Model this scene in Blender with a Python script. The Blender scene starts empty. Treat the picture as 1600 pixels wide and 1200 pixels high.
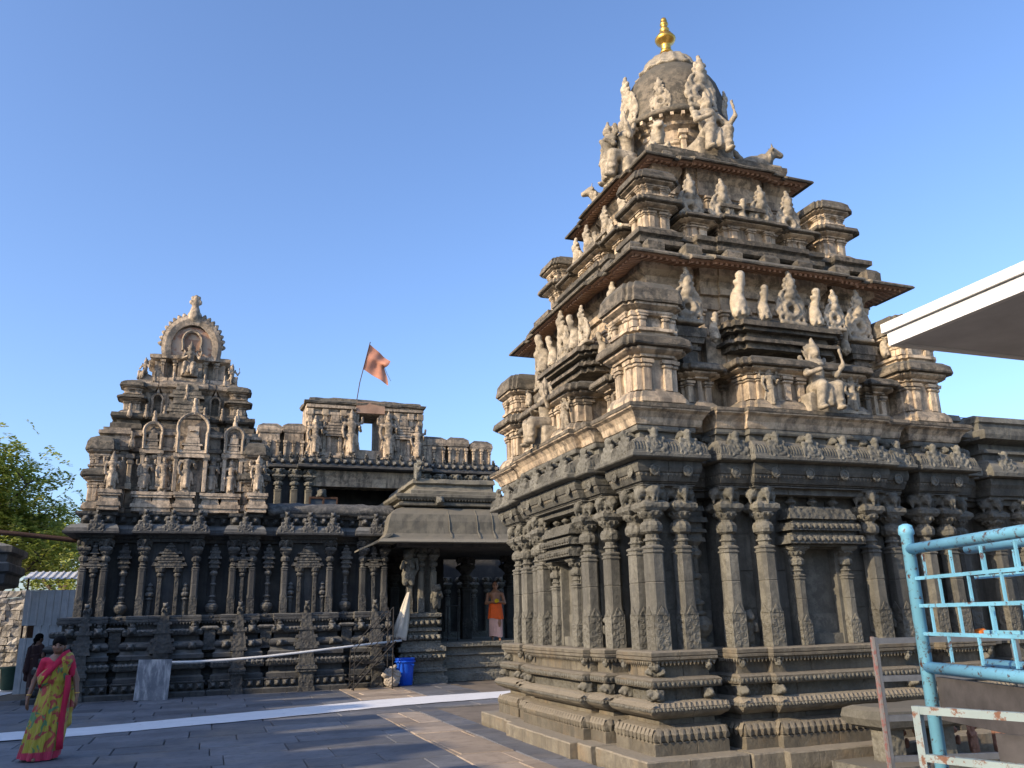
import bpy, math, random
import numpy as np
from mathutils import Vector, Matrix, noise
random.seed(7); rng = np.random.default_rng(7)
SC = bpy.context.scene
COL = SC.collection
R = math.radians

# ------------------------------------------------------------------ camera
PITCH, ROLL, YAW, EYE = R(15.85), R(1.4), R(20.0), 1.6
_f = Vector((math.sin(YAW)*math.cos(PITCH), math.cos(YAW)*math.cos(PITCH), math.sin(PITCH)))
_r = Vector((math.cos(YAW), -math.sin(YAW), 0)); _u = _r.cross(_f)
_r2 = _r*math.cos(ROLL) - _u*math.sin(ROLL); _u2 = _r*math.sin(ROLL) + _u*math.cos(ROLL)
cam = bpy.data.cameras.new('camera'); camo = bpy.data.objects.new('camera', cam); COL.objects.link(camo)
m = Matrix((_r2, _u2, -_f)).transposed().to_4x4(); m.translation = (0, 0, EYE)
camo.matrix_world = m
cam.sensor_width = 36; cam.lens = 36*1290/1600; cam.clip_end = 3000; cam.clip_start = .05
SC.camera = camo

# ------------------------------------------------------------------ sky and sun
SUN_EL, SUN_OFF = R(23), R(16)          # sun stands left and a little behind the camera
ldir = Vector((math.cos(SUN_OFF)*math.cos(SUN_EL), math.sin(SUN_OFF)*math.cos(SUN_EL), -math.sin(SUN_EL)))
w = bpy.data.worlds.new('World'); SC.world = w; w.use_nodes = True
nt = w.node_tree; nt.nodes.clear()
sky = nt.nodes.new('ShaderNodeTexSky'); sky.sky_type = 'NISHITA'; sky.sun_disc = False
sky.sun_elevation = SUN_EL; sky.sun_rotation = math.atan2(-ldir.x, -ldir.y)
sky.air_density = 1.0; sky.dust_density = 2.0; sky.ozone_density = 4.5; sky.altitude = 100
bg = nt.nodes.new('ShaderNodeBackground'); bg.inputs[1].default_value = .15
wo = nt.nodes.new('ShaderNodeOutputWorld')
tint = nt.nodes.new('ShaderNodeMix'); tint.data_type = 'RGBA'; tint.blend_type = 'MULTIPLY'; tint.inputs[0].default_value = 1; tint.inputs[7].default_value = (1.02, 1.0, 1.06, 1)
nt.links.new(sky.outputs[0], tint.inputs[6]); nt.links.new(tint.outputs[2], bg.inputs[0]); nt.links.new(bg.outputs[0], wo.inputs[0])
sl = bpy.data.lights.new('sun', 'SUN'); sl.energy = 3.1; sl.angle = R(.6); sl.color = (1, .80, .56)
so = bpy.data.objects.new('sun', sl); COL.objects.link(so)
so.rotation_euler = ldir.to_track_quat('-Z', 'Y').to_euler(); so.location = (-30, -10, 30)
vs = SC.view_settings; vs.view_transform = 'Standard'; vs.look = 'None'; vs.exposure = 1.02; vs.gamma = 1; vs.use_curve_mapping = False

# ------------------------------------------------------------------ materials
def mat(name):
    m = bpy.data.materials.new(name); m.use_nodes = True
    n = m.node_tree.nodes; n.clear()
    o = n.new('ShaderNodeOutputMaterial'); b = n.new('ShaderNodeBsdfPrincipled')
    m.node_tree.links.new(b.outputs[0], o.inputs[0])
    return m, m.node_tree, b
def lk(t, a, b): t.links.new(a, b)
def node(t, ty, **k):
    n = t.nodes.new(ty)
    for a, v in k.items(): setattr(n, a, v)
    return n
def noise_n(t, vec, scale, det=6, rough=.6, dist=0):
    n = node(t, 'ShaderNodeTexNoise'); n.inputs['Scale'].default_value = scale
    n.inputs['Detail'].default_value = det; n.inputs['Roughness'].default_value = rough; n.inputs['Distortion'].default_value = dist
    if vec is not None: lk(t, vec, n.inputs['Vector'])
    return n.outputs['Fac']
def ramp(t, fac, stops):
    n = node(t, 'ShaderNodeValToRGB'); e = n.color_ramp.elements
    while len(e) < len(stops): e.new(.5)
    for el, (p, c) in zip(e, stops):
        el.position = p; el.color = (*c, 1) if len(c) == 3 else c
    lk(t, fac, n.inputs[0]); return n.outputs[0]
def mixc(t, fac, a, b, mode='MIX'):
    n = node(t, 'ShaderNodeMix', data_type='RGBA', blend_type=mode)
    if isinstance(fac, float): n.inputs[0].default_value = fac
    else: lk(t, fac, n.inputs[0])
    for i, v in ((6, a), (7, b)):
        if isinstance(v, tuple): n.inputs[i].default_value = (*v, 1)
        else: lk(t, v, n.inputs[i])
    return n.outputs[2]
def mth(t, op, a, b=None, clamp=False):
    n = node(t, 'ShaderNodeMath', operation=op, use_clamp=clamp)
    for i, v in ((0, a), (1, b)):
        if v is None: continue
        if isinstance(v, (int, float)): n.inputs[i].default_value = v
        else: lk(t, v, n.inputs[i])
    return n.outputs[0]
def bump(t, b, h, strength=.4, dist=.02):
    n = node(t, 'ShaderNodeBump'); n.inputs['Strength'].default_value = strength; n.inputs['Distance'].default_value = dist
    lk(t, h, n.inputs['Height']); lk(t, n.outputs[0], b.inputs['Normal'])
def pos(t, sc=(1, 1, 1)):
    g = node(t, 'ShaderNodeNewGeometry'); mp = node(t, 'ShaderNodeMapping'); mp.inputs['Scale'].default_value = sc
    lk(t, g.outputs['Position'], mp.inputs['Vector']); return mp.outputs[0], g
def stone(name, cols, stain, stain_pos=(.5, .72), top=None, carve=0, bs=.5, rough=.9, streak=None, scale=1., speck=None, sk=.88):
    """weathered stone or plaster: mottled colour, blotchy stains, rain streaks, lichen on upward faces, carved relief"""
    m, t, b = mat(name); p, g = pos(t)
    c = ramp(t, noise_n(t, p, 2.3*scale, 8, .65), [(.3, cols[0]), (.5, cols[1]), (.72, cols[2])])
    fine = noise_n(t, p, 38*scale, 6, .7)
    c = mixc(t, mth(t, 'MULTIPLY', fine, .55), c, tuple(x*.55 for x in cols[0]), 'MIX')
    sm = ramp(t, noise_n(t, p, 1.7*scale, 9, .72, .4), [(stain_pos[0], (0, 0, 0)), (stain_pos[1], (1, 1, 1))])
    c = mixc(t, mth(t, 'MULTIPLY', sm, .85), c, stain)
    if streak:
        ps, _ = pos(t, (7, 7, .55))
        k = ramp(t, noise_n(t, ps, 1.0, 5, .6), [(.49, (0, 0, 0)), (.64, (1, 1, 1))])
        c = mixc(t, mth(t, 'MULTIPLY', k, .82), c, streak)
    if speck:
        k = ramp(t, noise_n(t, p, 7.5*scale, 10, .74, .3), [(.46, (0, 0, 0)), (.57, (1, 1, 1))])
        big = ramp(t, noise_n(t, p, .9*scale, 4, .6), [(.32, (.22, .22, .22)), (.62, (1, 1, 1))])
        c = mixc(t, mth(t, 'MULTIPLY', mth(t, 'MULTIPLY', k, big), sk), c, speck)
    if top:
        sx = node(t, 'ShaderNodeSeparateXYZ'); lk(t, g.outputs['Normal'], sx.inputs[0])
        k = mth(t, 'ADD', mth(t, 'MULTIPLY', sx.outputs[2], 1.1), mth(t, 'MULTIPLY', noise_n(t, p, 6*scale, 6, .7), 1.3))
        k = ramp(t, k, [(.93/2, (0, 0, 0)), (1.25/2, (1, 1, 1))]) if False else mth(t, 'MULTIPLY', mth(t, 'SUBTRACT', k, .95), 2.2, True)
        c = mixc(t, k, c, top)
    oi = node(t, 'ShaderNodeObjectInfo'); hs = node(t, 'ShaderNodeHueSaturation'); lk(t, c, hs.inputs['Color']); lk(t, mth(t, 'ADD', mth(t, 'MULTIPLY', oi.outputs['Random'], .40), .80), hs.inputs['Value']); c = hs.outputs[0]
    lk(t, c, b.inputs['Base Color']); b.inputs['Roughness'].default_value = rough
    b.inputs['Specular IOR Level'].default_value = .25
    h = mth(t, 'ADD', mth(t, 'MULTIPLY', noise_n(t, p, 14*scale, 8, .65), 1.), mth(t, 'MULTIPLY', fine, .5))
    if carve:
        v = node(t, 'ShaderNodeTexVoronoi', feature='SMOOTH_F1'); v.inputs['Scale'].default_value = carve
        lk(t, p, v.inputs['Vector'])
        h = mth(t, 'ADD', h, mth(t, 'MULTIPLY', v.outputs['Distance'], 1.6))
    bump(t, b, h, bs, .025)
    return m
def plain(name, col, rough=.6, metal=0, var=.25, sc=12, bs=.12, col2=None):
    m, t, b = mat(name); p, g = pos(t)
    d = col2 or tuple(x*(1-var) for x in col)
    n1 = noise_n(t, p, sc, 7, .65)
    lk(t, mixc(t, ramp(t, n1, [(.35, (0, 0, 0)), (.68, (1, 1, 1))]), col, d), b.inputs['Base Color'])
    b.inputs['Roughness'].default_value = rough; b.inputs['Metallic'].default_value = metal
    b.inputs['Specular IOR Level'].default_value = .35
    if bs: bump(t, b, n1, bs, .01)
    return m
M = {}
M['granite'] = stone('granite', [(.108, .105, .088), (.170, .165, .138), (.235, .225, .185)], (.062, .060, .053), (.55, .75), top=(.15, .14, .115), bs=.55, streak=(.072, .071, .064), speck=(.085, .083, .072))
M['granite_base'] = stone('granite_base', [(.135, .120, .090), (.200, .182, .140), (.270, .246, .190)], (.20, .145, .085), (.50, .72), top=(.215, .19, .145), bs=.6, streak=(.10, .092, .074), speck=(.11, .10, .08))
M['granite_carved'] = stone('granite_carved', [(.108, .105, .088), (.170, .165, .138), (.235, .225, .185)], (.062, .060, .053), (.52, .74), top=(.17, .16, .13), carve=17, bs=.9)
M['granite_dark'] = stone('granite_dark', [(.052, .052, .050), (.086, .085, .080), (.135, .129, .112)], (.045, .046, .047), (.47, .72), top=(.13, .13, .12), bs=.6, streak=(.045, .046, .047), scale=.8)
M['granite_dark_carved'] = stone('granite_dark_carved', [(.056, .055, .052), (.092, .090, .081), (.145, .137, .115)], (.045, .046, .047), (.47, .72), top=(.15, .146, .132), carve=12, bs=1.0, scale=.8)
M['plaster'] = stone('plaster', [(.50, .385, .25), (.64, .505, .345), (.71, .585, .42)], (.27, .21, .155), (.47, .66), top=(.12, .108, .086), bs=.4, streak=(.115, .098, .076), speck=(.11, .095, .075), sk=.80)
M['lichen'] = stone('lichen_plaster', [(.062, .057, .046), (.115, .102, .078), (.20, .172, .125)], (.042, .040, .036), (.5, .7), top=(.10, .093, .075), bs=.9, streak=(.085, .076, .062), speck=(.27, .225, .165), sk=.75)
M['stucco'] = stone('stucco_figure', [(.36, .30, .21), (.48, .405, .295), (.58, .495, .37)], (.15, .135, .105), (.50, .66), top=(.22, .195, .15), bs=.5, speck=(.13, .115, .09))
M['ochre'] = stone('underside_plaster', [(.34, .20, .13), (.44, .28, .19), (.50, .36, .26)], (.2, .14, .1), (.5, .72), bs=.3)
# ------------------------------------------------------------------ mesh tools
def jit(v, amp, fr=3.1):
    n = noise.noise_vector(Vector(v)*fr); n2 = noise.noise_vector(Vector(v)*fr*4.3)
    return (v[0]+amp*(n.x+.5*n2.x), v[1]+amp*(n.y+.5*n2.y), v[2]+amp*.8*(n.z+.5*n2.z))
class MB:
    def __init__(s): s.v = []; s.f = []
    def add(s, vs, fs, M4=None):
        b = len(s.v)
        if M4 is not None: vs = [tuple(M4 @ Vector(p)) for p in vs]
        s.v += [tuple(p) for p in vs]; s.f += [tuple(i+b for i in f) for f in fs]; return s
    def box(s, x0, x1, y0, y1, z0, z1, M4=None):
        return s.add([(x0,y0,z0),(x1,y0,z0),(x1,y1,z0),(x0,y1,z0),(x0,y0,z1),(x1,y0,z1),(x1,y1,z1),(x0,y1,z1)],
                     [(3,2,1,0),(4,5,6,7),(0,1,5,4),(1,2,6,5),(2,3,7,6),(3,0,4,7)], M4)
    def loft(s, rings, cap=(1, 1), sub=None, closed=True, M4=None, joint=0):
        rings = [list(r) for r in rings]
        if sub:
            r0 = rings[0]; n = len(r0); plan = []
            for i in range(n if closed else n-1):
                L = math.dist(r0[i], r0[(i+1) % n]); c = max(1, math.ceil(L/sub)); e = [(j/c, 0, 0) for j in range(c)]
                if joint and L > .55*joint:                 # open masonry joints: a narrow groove across the course
                    k = max(1, round(L/joint))
                    for q in range(k):
                        f = (q+.5+random.uniform(-.25, .25))/k; e = [x for x in e if x[0] == 0 or abs(x[0]-f)*L > .03]+[(f, -.006, 0), (f, 0, .014), (f, .006, 0)]
                plan.append(sorted(e, key=lambda x: (x[0], x[1])))
            out = []
            for r in rings:
                q = []
                for i, e in enumerate(plan):
                    a, b = r[i], r[(i+1) % n]; dx, dy = b[0]-a[0], b[1]-a[1]; L = math.hypot(dx, dy) or 1; dx /= L; dy /= L
                    q += [(a[0]+(b[0]-a[0])*f+dx*o-dy*ins, a[1]+(b[1]-a[1])*f+dy*o+dx*ins, a[2]+(b[2]-a[2])*f) for f, o, ins in e]
                if not closed: q.append(r[-1])
                out.append(q)
            rings = out
        n = len(rings[0]); vs = [p for r in rings for p in r]; fs = []
        for k in range(len(rings)-1):
            for i in range(n if closed else n-1):
                j = (i+1) % n; fs.append((k*n+i, k*n+j, (k+1)*n+j, (k+1)*n+i))
        if cap[0]: fs.append(tuple(range(n-1, -1, -1)))
        if cap[1]: fs.append(tuple((len(rings)-1)*n+i for i in range(n)))
        return s.add(vs, fs, M4)
    def lathe(s, prof, n=12, c=(0, 0, 0), M4=None, ph=0, rib=0, sq=(1, 1)):
        rings = []
        for r, z in prof:
            ring = []
            for i in range(n):
                a = ph+2*math.pi*i/n; q = r*(1+(rib if i % 2 else 0))
                ring.append((c[0]+q*math.cos(a)*sq[0], c[1]+q*math.sin(a)*sq[1], c[2]+z))
            rings.append(ring)
        return s.loft(rings, M4=M4)
    def tube(s, pts, r, n=8, M4=None):
        pts = [Vector(p) for p in pts]; rings = []; up = None
        for i, p in enumerate(pts):
            d = (pts[min(i+1, len(pts)-1)]-pts[max(i-1, 0)]).normalized()
            if up is None: up = Vector((0, 0, 1)) if abs(d.z) < .9 else Vector((1, 0, 0))
            x = d.cross(up).normalized(); y = x.cross(d); up = y
            q = r[i] if isinstance(r, (list, tuple)) else r
            rings.append([tuple(p+x*q*math.cos(2*math.pi*k/n)-y*q*math.sin(2*math.pi*k/n)) for k in range(n)])
        return s.loft(rings, M4=M4)
    def prism(s, poly, y0, y1, M4=None):
        """poly in x,z extruded along y"""
        n = len(poly)
        return s.loft([[(x, y1, z) for x, z in poly], [(x, y0, z) for x, z in poly]], M4=M4)
    def mesh(s, name, mt, amp=0, smooth=False, fr=3.1):
        v = [jit(p, amp, fr) for p in s.v] if amp else s.v
        me = bpy.data.meshes.new(name); me.from_pydata(v, [], s.f); me.update()
        me.materials.append(M[mt] if isinstance(mt, str) else mt)
        if smooth:
            me.polygons.foreach_set('use_smooth', [True]*len(me.polygons))
        return me
    def build(s, name, mt, parent=None, amp=0, smooth=False, loc=(0, 0, 0), rz=0, fr=3.1):
        return obj(name, s.mesh(name, mt, amp, smooth, fr), parent, loc, rz)
def obj(name, me, parent=None, loc=(0, 0, 0), rz=0, sc=1):
    o = bpy.data.objects.new(name, me); COL.objects.link(o)
    o.location = loc; o.rotation_euler = (0, 0, rz)
    o.scale = sc if isinstance(sc, (tuple, list)) else (sc, sc, sc)
    if parent is not None: o.parent = parent
    return o
def empty(name, loc, label, cat, group=None):
    o = bpy.data.objects.new(name, None); COL.objects.link(o); o.location = loc
    return tag(o, label, cat, group)
def tag(o, label=None, cat=None, group=None, kind=None):
    if label: o['label'] = label
    if cat: o['category'] = cat
    if group: o['group'] = group
    if kind: o['kind'] = kind
    return o
def stuff(o): o['kind'] = 'stuff'; return o
def TR(x=0, y=0, z=0, rz=0, s=1):
    return Matrix.Translation((x, y, z)) @ Matrix.Rotation(rz, 4, 'Z') @ Matrix.Diagonal((s, s, s, 1) if not isinstance(s, tuple) else (*s, 1))

# ------------------------------------------------------------------ signed distance figures, meshed by surface nets
def surfnet(fn, lo, hi, h):
    ax = [np.arange(lo[i], hi[i]+h, h) for i in range(3)]
    X, Y, Z = np.meshgrid(*ax, indexing='ij'); F = fn(X, Y, Z); S = F < 0
    nx, ny, nz = [d-1 for d in F.shape]
    acc = np.zeros((nx, ny, nz, 3)); cnt = np.zeros((nx, ny, nz))
    cs = [(a, b, c) for a in (0, 1) for b in (0, 1) for c in (0, 1)]
    sl = lambda o: (slice(o[0], o[0]+nx), slice(o[1], o[1]+ny), slice(o[2], o[2]+nz))
    for a in cs:
        for d in range(3):
            if a[d]: continue
            b = list(a); b[d] = 1; b = tuple(b)
            fa, fb = F[sl(a)], F[sl(b)]; cr = (fa < 0) != (fb < 0)
            tt = np.where(cr, fa/np.where(fa-fb == 0, 1, fa-fb), 0)
            for k in range(3):
                acc[..., k] += np.where(cr, a[k]+(tt if k == d else 0), 0)
            cnt += cr
    act = cnt > 0; idx = -np.ones(act.shape, int); idx[act] = np.arange(act.sum())
    ijk = np.argwhere(act); V = (ijk+acc[act]/cnt[act][:, None])*h+np.array(lo)
    faces = []
    for d in range(3):
        e1, e2 = [(1, 2), (2, 0), (0, 1)][d]
        sh = list(F.shape); A = S[tuple(slice(0, sh[k]-1) if k == d else slice(1, sh[k]-1) for k in range(3))]
        B = S[tuple(slice(1, sh[k]) if k == d else slice(1, sh[k]-1) for k in range(3))]
        for sgn, msk in ((1, A & ~B), (0, ~A & B)):
            q = np.argwhere(msk)
            if not len(q): continue
            q = q.copy()
            for k in range(3):
                if k != d: q[:, k] += 1
            def cell(o1, o2):
                c = q.copy(); c[:, e1] -= o1; c[:, e2] -= o2; return idx[c[:, 0], c[:, 1], c[:, 2]]
            quad = np.stack([cell(0, 0), cell(1, 0), cell(1, 1), cell(0, 1)], 1)
            faces.append(quad if sgn else quad[:, ::-1])
    return V, np.concatenate(faces)
def _cap(P, a, b, r0, r1):
    a = np.array(a, float); b = np.array(b, float); ab = b-a
    t = np.clip(((P-a)@ab)/max(ab@ab, 1e-9), 0, 1); return np.linalg.norm(P-a-t[..., None]*ab, axis=-1)-(r0+(r1-r0)*t)
def _ell(P, c, r):
    q = (P-np.array(c))/np.array(r); l = np.linalg.norm(q, axis=-1); return (l-1)*min(r)*np.clip(l*.3+.7, .7, 3)
def _box(P, c, hh, rd):
    q = np.abs(P-np.array(c))-np.array(hh)+rd
    return np.linalg.norm(np.maximum(q, 0), axis=-1)+np.minimum(q.max(-1), 0)-rd
def _tor(P, c, Rr, r, axis):
    q = P-np.array(c); k = [i for i in range(3) if i != axis]
    return np.hypot(np.hypot(q[..., k[0]], q[..., k[1]])-Rr, q[..., axis])-r
def smin(a, b, k):
    if k <= 0: return np.minimum(a, b)
    h = np.clip(.5+.5*(b-a)/k, 0, 1); return b+(a-b)*h-k*h*(1-h)
def figure(prims, k=.02, h=.02, rough=0., pad=.06, seed=0, mir=True):
    """prims: ('c',p0,p1,r0,r1) ('e',c,r) ('b',c,half,round) ('t',c,R,r,axis); a leading '-' cuts, a trailing '*' also mirrors in x"""
    pr = []
    for p in prims:
        op = p[0]; pr.append((op.replace('*', ''), *p[1:]))
        if '*' in op:
            f = lambda q: (-q[0], q[1], q[2])
            o2 = op.replace('*', '')
            pr.append((o2, f(p[1]), f(p[2]), *p[3:]) if o2[-1] == 'c' else (o2, f(p[1]), *p[2:]))
    lo = np.array([9e9]*3); hi = -lo
    for p in pr:
        if p[0][0] == '-': continue
        if p[0] == 'c': pts = [np.array(p[1])-p[3], np.array(p[1])+p[3], np.array(p[2])-p[4], np.array(p[2])+p[4]]
        elif p[0] == 't': pts = [np.array(p[1])-p[2]-p[3], np.array(p[1])+p[2]+p[3]]
        else: pts = [np.array(p[1])-np.array(p[2]), np.array(p[1])+np.array(p[2])]
        lo = np.minimum(lo, np.min(pts, 0)); hi = np.maximum(hi, np.max(pts, 0))
    def fn(X, Y, Z):
        P = np.stack([X, Y, Z], -1); D = None
        for p in pr:
            ty = p[0].lstrip('-')
            d = _cap(P, *p[1:5]) if ty == 'c' else _ell(P, *p[1:3]) if ty == 'e' else _box(P, *p[1:4]) if ty == 'b' else _tor(P, *p[1:5])
            if D is None: D = d
            elif p[0][0] == '-': D = -smin(-D, d, k*.5)
            else: D = smin(D, d, k)
        if rough:
            D = D+rough*(np.sin(X*61+seed)*np.sin(Y*57+2*seed)*np.sin(Z*67)+.7*np.sin(X*29+Z*31+seed)*np.sin(Z*37-Y*23))
        return D
    V, Fc = surfnet(fn, lo-pad, hi+pad, h)
    return [tuple(v) for v in V.tolist()], [tuple(f) for f in Fc.tolist()]
def fig_mesh(name, prims, mt, smooth=True, **k):
    mb = MB(); mb.add(*figure(prims, **k)); return mb.mesh(name, mt, 0, smooth)

# ------------------------------------------------------------------ stepped temple plans
class Plan:
    """square plan with corner bays, recesses and a stepped middle bay; ring(d) is the outline pushed out by d"""
    def __init__(s, w, a, c, rd, c1, s_, c2, wy=None, g=.45, g2=.4):
        s.w, s.a, s.c, s.rd, s.c1, s.s, s.c2, s.g = w, a, c, rd, c1, s_, c2, g
    def face(s, d, rdm=1):
        W = s.w+d; g = s.g*d; Rr = W-s.rd*rdm; C1 = W+s.c1; C2 = W+s.c2
        a, c, q = s.a-g, s.c+g, s.s+g
        if a < c+.03: a = c = (a+c)/2; a += .015; c -= .015
        L = [(-W, W), (-a, W), (-a, Rr), (-c, Rr), (-c, C1), (-q, C1), (-q, C2)]
        return L+[(-t, n) for t, n in reversed(L[1:])]
    def ring(s, d, z, rdm=1):
        out = []
        for k in range(4):
            ca, sa = [(1, 0), (0, 1), (-1, 0), (0, -1)][k]
            for t, n in s.face(d, rdm):
                x, y = t, -n
                out.append((x*ca-y*sa, x*sa+y*ca, z))
        return out
    def course(s, prof, sub=.25, cap=(1, 1), rdm=1, joint=0):
        return MB().loft([s.ring(d, z, rdm) for d, z in prof], cap=cap, sub=sub, joint=joint)
def cross_ring(hx, hy, e, z, e2=None, cx=0, cy=0):
    """rectangle whose corners are stepped in by e: the plan of a miniature shrine"""
    x, y = hx, hy; e2 = e if e2 is None else e2
    p = [(-x+2.2*e, -y), (x-2.2*e, -y), (x-2.2*e, -y+e2), (x-e, -y+e2), (x-e, -y+2.2*e), (x, -y+2.2*e), (x, y-2.2*e), (x-e, y-2.2*e), (x-e, y-e2), (x-2.2*e, y-e2), (x-2.2*e, y), (-x+2.2*e, y), (-x+2.2*e, y-e2), (-x+e, y-e2), (-x+e, y-2.2*e), (-x, y-2.2*e), (-x, -y+2.2*e), (-x+e, -y+2.2*e), (-x+e, -y+e2), (-x+2.2*e, -y+e2)]
    return [(cx+a, cy+b, z) for a, b in p]
def rect_ring(hx, hy, z, cx=0, cy=0):
    return [(cx-hx, cy-hy, z), (cx+hx, cy-hy, z), (cx+hx, cy+hy, z), (cx-hx, cy+hy, z)]
SIDE = [(0, 0), (1, math.pi/2), (2, math.pi), (3, -math.pi/2)]       # face index: 0 looks to -Y, 3 looks to -X
def on_face(k, t, n, z=0):
    """matrix that puts a piece, built facing -Y, at offset t along face k and n out from the centre"""
    return Matrix.Rotation([0, math.pi/2, math.pi, -math.pi/2][k], 4, 'Z') @ Matrix.Translation((t, -n, z))
def put(name, me, parent, M4, sc=1):
    o = bpy.data.objects.new(name, me); COL.objects.link(o); o.parent = parent
    o.matrix_local = M4 @ Matrix.Diagonal((sc, sc, sc, 1) if not isinstance(sc, tuple) else (*sc, 1)); return o
# ------------------------------------------------------------------ shared ornament meshes
def oct_ring(h, ch, z, cx=0, cy=0):
    k = h-ch
    return [(cx+x, cy+y, z) for x, y in ((-k, -h), (k, -h), (h, -k), (h, k), (k, h), (-k, h), (-h, k), (-h, -k))]
def pilaster_meshes(tag_, stone_, carved, H=1.86, sh=.105):
    s = MB(); q = H/1.86
    prof = [(sh, .012, .40), (sh, .03, .47), (sh, .035, .52), (sh, .035, .745), (sh-.006, .035, .75), (sh-.006, .035, .757), (sh, .035, .762), (sh, .035, 1.08), (sh+.012, .035, 1.085), (sh+.012, .035, 1.10), (sh, .035, 1.105), (sh, .035, 1.13), (sh+.012, .035, 1.135), (sh+.012, .035, 1.155), (sh-.02, .03, 1.17)]
    s.loft([oct_ring(h, c, z*q) for h, c, z in prof], sub=None)
    shaft = s.mesh('pilaster_'+tag_, stone_, .003)
    b = MB(); b.box(-sh-.002, sh+.002, -sh-.002, sh+.002, 0, .40*q)
    for zz in np.arange(.05, .40, .07):                      # scroll relief up the foot of the shaft
        for sx in (-1, 1):
            for a, dd in ((0, (0, -1)), (1, (1, 0)), (2, (-1, 0))):
                cx, cy = (sx*.045*sh/.105, -sh-.002) if a == 0 else (dd[0]*(sh+.002), sx*.045*sh/.105)
                Rm = Matrix.Rotation(math.pi/2, 4, 'X') if a == 0 else Matrix.Rotation(dd[0]*math.pi/2, 4, 'Y')
                b.lathe([(.010, -.004), (.030*sh/.092, -.003), (.031*sh/.092, .002), (.024*sh/.092, .006), (.014*sh/.092, .001), (.005, .005)], 8, M4=Matrix.Translation((cx, cy, (zz+(.03 if sx > 0 else 0))*q)) @ Rm)
    for a in range(3):
        M4 = Matrix.Rotation([0, math.pi/2, -math.pi/2][a], 4, 'Z')
        b.add([(-sh*.7, -sh-.012, .39*q), (sh*.7, -sh-.012, .39*q), (0, -sh-.008, .49*q), (-sh*.7, -sh+.01, .39*q), (sh*.7, -sh+.01, .39*q), (0, -sh+.01, .49*q)], [(0, 1, 2), (0, 2, 5, 3), (2, 1, 4, 5), (1, 0, 3, 4)], M4)
    foot = b.mesh('carved_foot_'+tag_, carved, .002)
    c = MB(); z0 = 1.155*q
    c.lathe([(sh*.8, 1.165*q), (sh*.82, 1.21*q), (sh*1.05, 1.22*q), (sh*1.05, 1.235*q), (sh*.8, 1.25*q), (sh*.75, 1.30*q)], 12)
    c.lathe([(sh*.8, 1.30*q), (sh*1.22, 1.325*q), (sh*1.32, 1.36*q), (sh*1.30, 1.40*q), (sh*1.1, 1.435*q), (sh*.85, 1.445*q), (sh*.82, 1.47*q)], 20, rib=.07)
    c.lathe([(sh*.85, 1.47*q), (sh*1.1, 1.49*q), (sh*1.5, 1.545*q), (sh*1.5, 1.56*q)], 16, rib=.06)
    for i in range(12):                                      # drops hanging from the flare
        a = 2*math.pi*i/12; c.lathe([(.004, -.028), (.018, -.008), (.014, .012)], 5, (sh*1.42*math.cos(a), sh*1.42*math.sin(a), 1.535*q))
    h = sh*1.75
    c.loft([rect_ring(h*.78, h*.78, 1.56*q), rect_ring(h, h, 1.60*q), rect_ring(h, h, 1.645*q), rect_ring(h*.7, h*.7, 1.685*q), rect_ring(h*.5, h*.5, 1.69*q), rect_ring(h*.5, h*.5, 1.73*q)], sub=.2)
    c.add(*figure([('b', (0, 0, .10), (.10, .10, .09), .02), ('e*', (.145, -.01, .10), (.085, .10, .085)), ('c*', (.19, -.03, .07), (.195, -.045, -.045), .042, .012),
                   ('e', (0, -.13, .105), (.08, .08, .08)), ('c', (0, -.175, .07), (0, -.18, -.045), .042, .012), ('b', (0, -.02, .17), (.16, .14, .025), .01),
                   ('c*', (.05, -.14, .12), (.05, -.15, .19), .016, .016), ('c*', (.12, -.10, .12), (.12, -.12, .19), .016, .016)], k=.025, h=.019, rough=.004), M4=TR(0, 0, 1.70*q, 0, (sh/.105, sh/.105, q*.86)))
    cap = c.mesh('capital_'+tag_, carved, 0)
    return shaft, foot, cap
PIL = pilaster_meshes('granite', 'granite', 'granite_carved', sh=.092)
def put_pilaster(parent, M4, pil=PIL, sc=1):
    p = put('pilaster', pil[0], parent, M4, sc)
    put('carved_foot', pil[1], p, Matrix.Identity(4)); put('capital', pil[2], p, Matrix.Identity(4))
    return p
KUDU_P = [('e', (0, .02, .13), (.135, .03, .14)), ('t', (0, 0, .14), .095, .020, 1), ('t', (0, -.01, .14), .052, .016, 1), ('e', (0, -.012, .14), (.026, .03, .03)),
          ('t*', (.105, 0, .045), .033, .018, 1), ('e*', (.13, 0, .12), (.03, .025, .05)), ('e*', (.10, 0, .215), (.03, .025, .04)), ('c', (0, 0, .24), (0, -.01, .33), .05, .02),
          ('e', (0, -.02, .30), (.045, .045, .05)), ('c*', (.03, 0, .29), (.065, 0, .33), .018, .012)]
KUDU = fig_mesh('arch_medallion', KUDU_P, 'granite_carved', k=.012, h=.0155, rough=.004)
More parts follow.
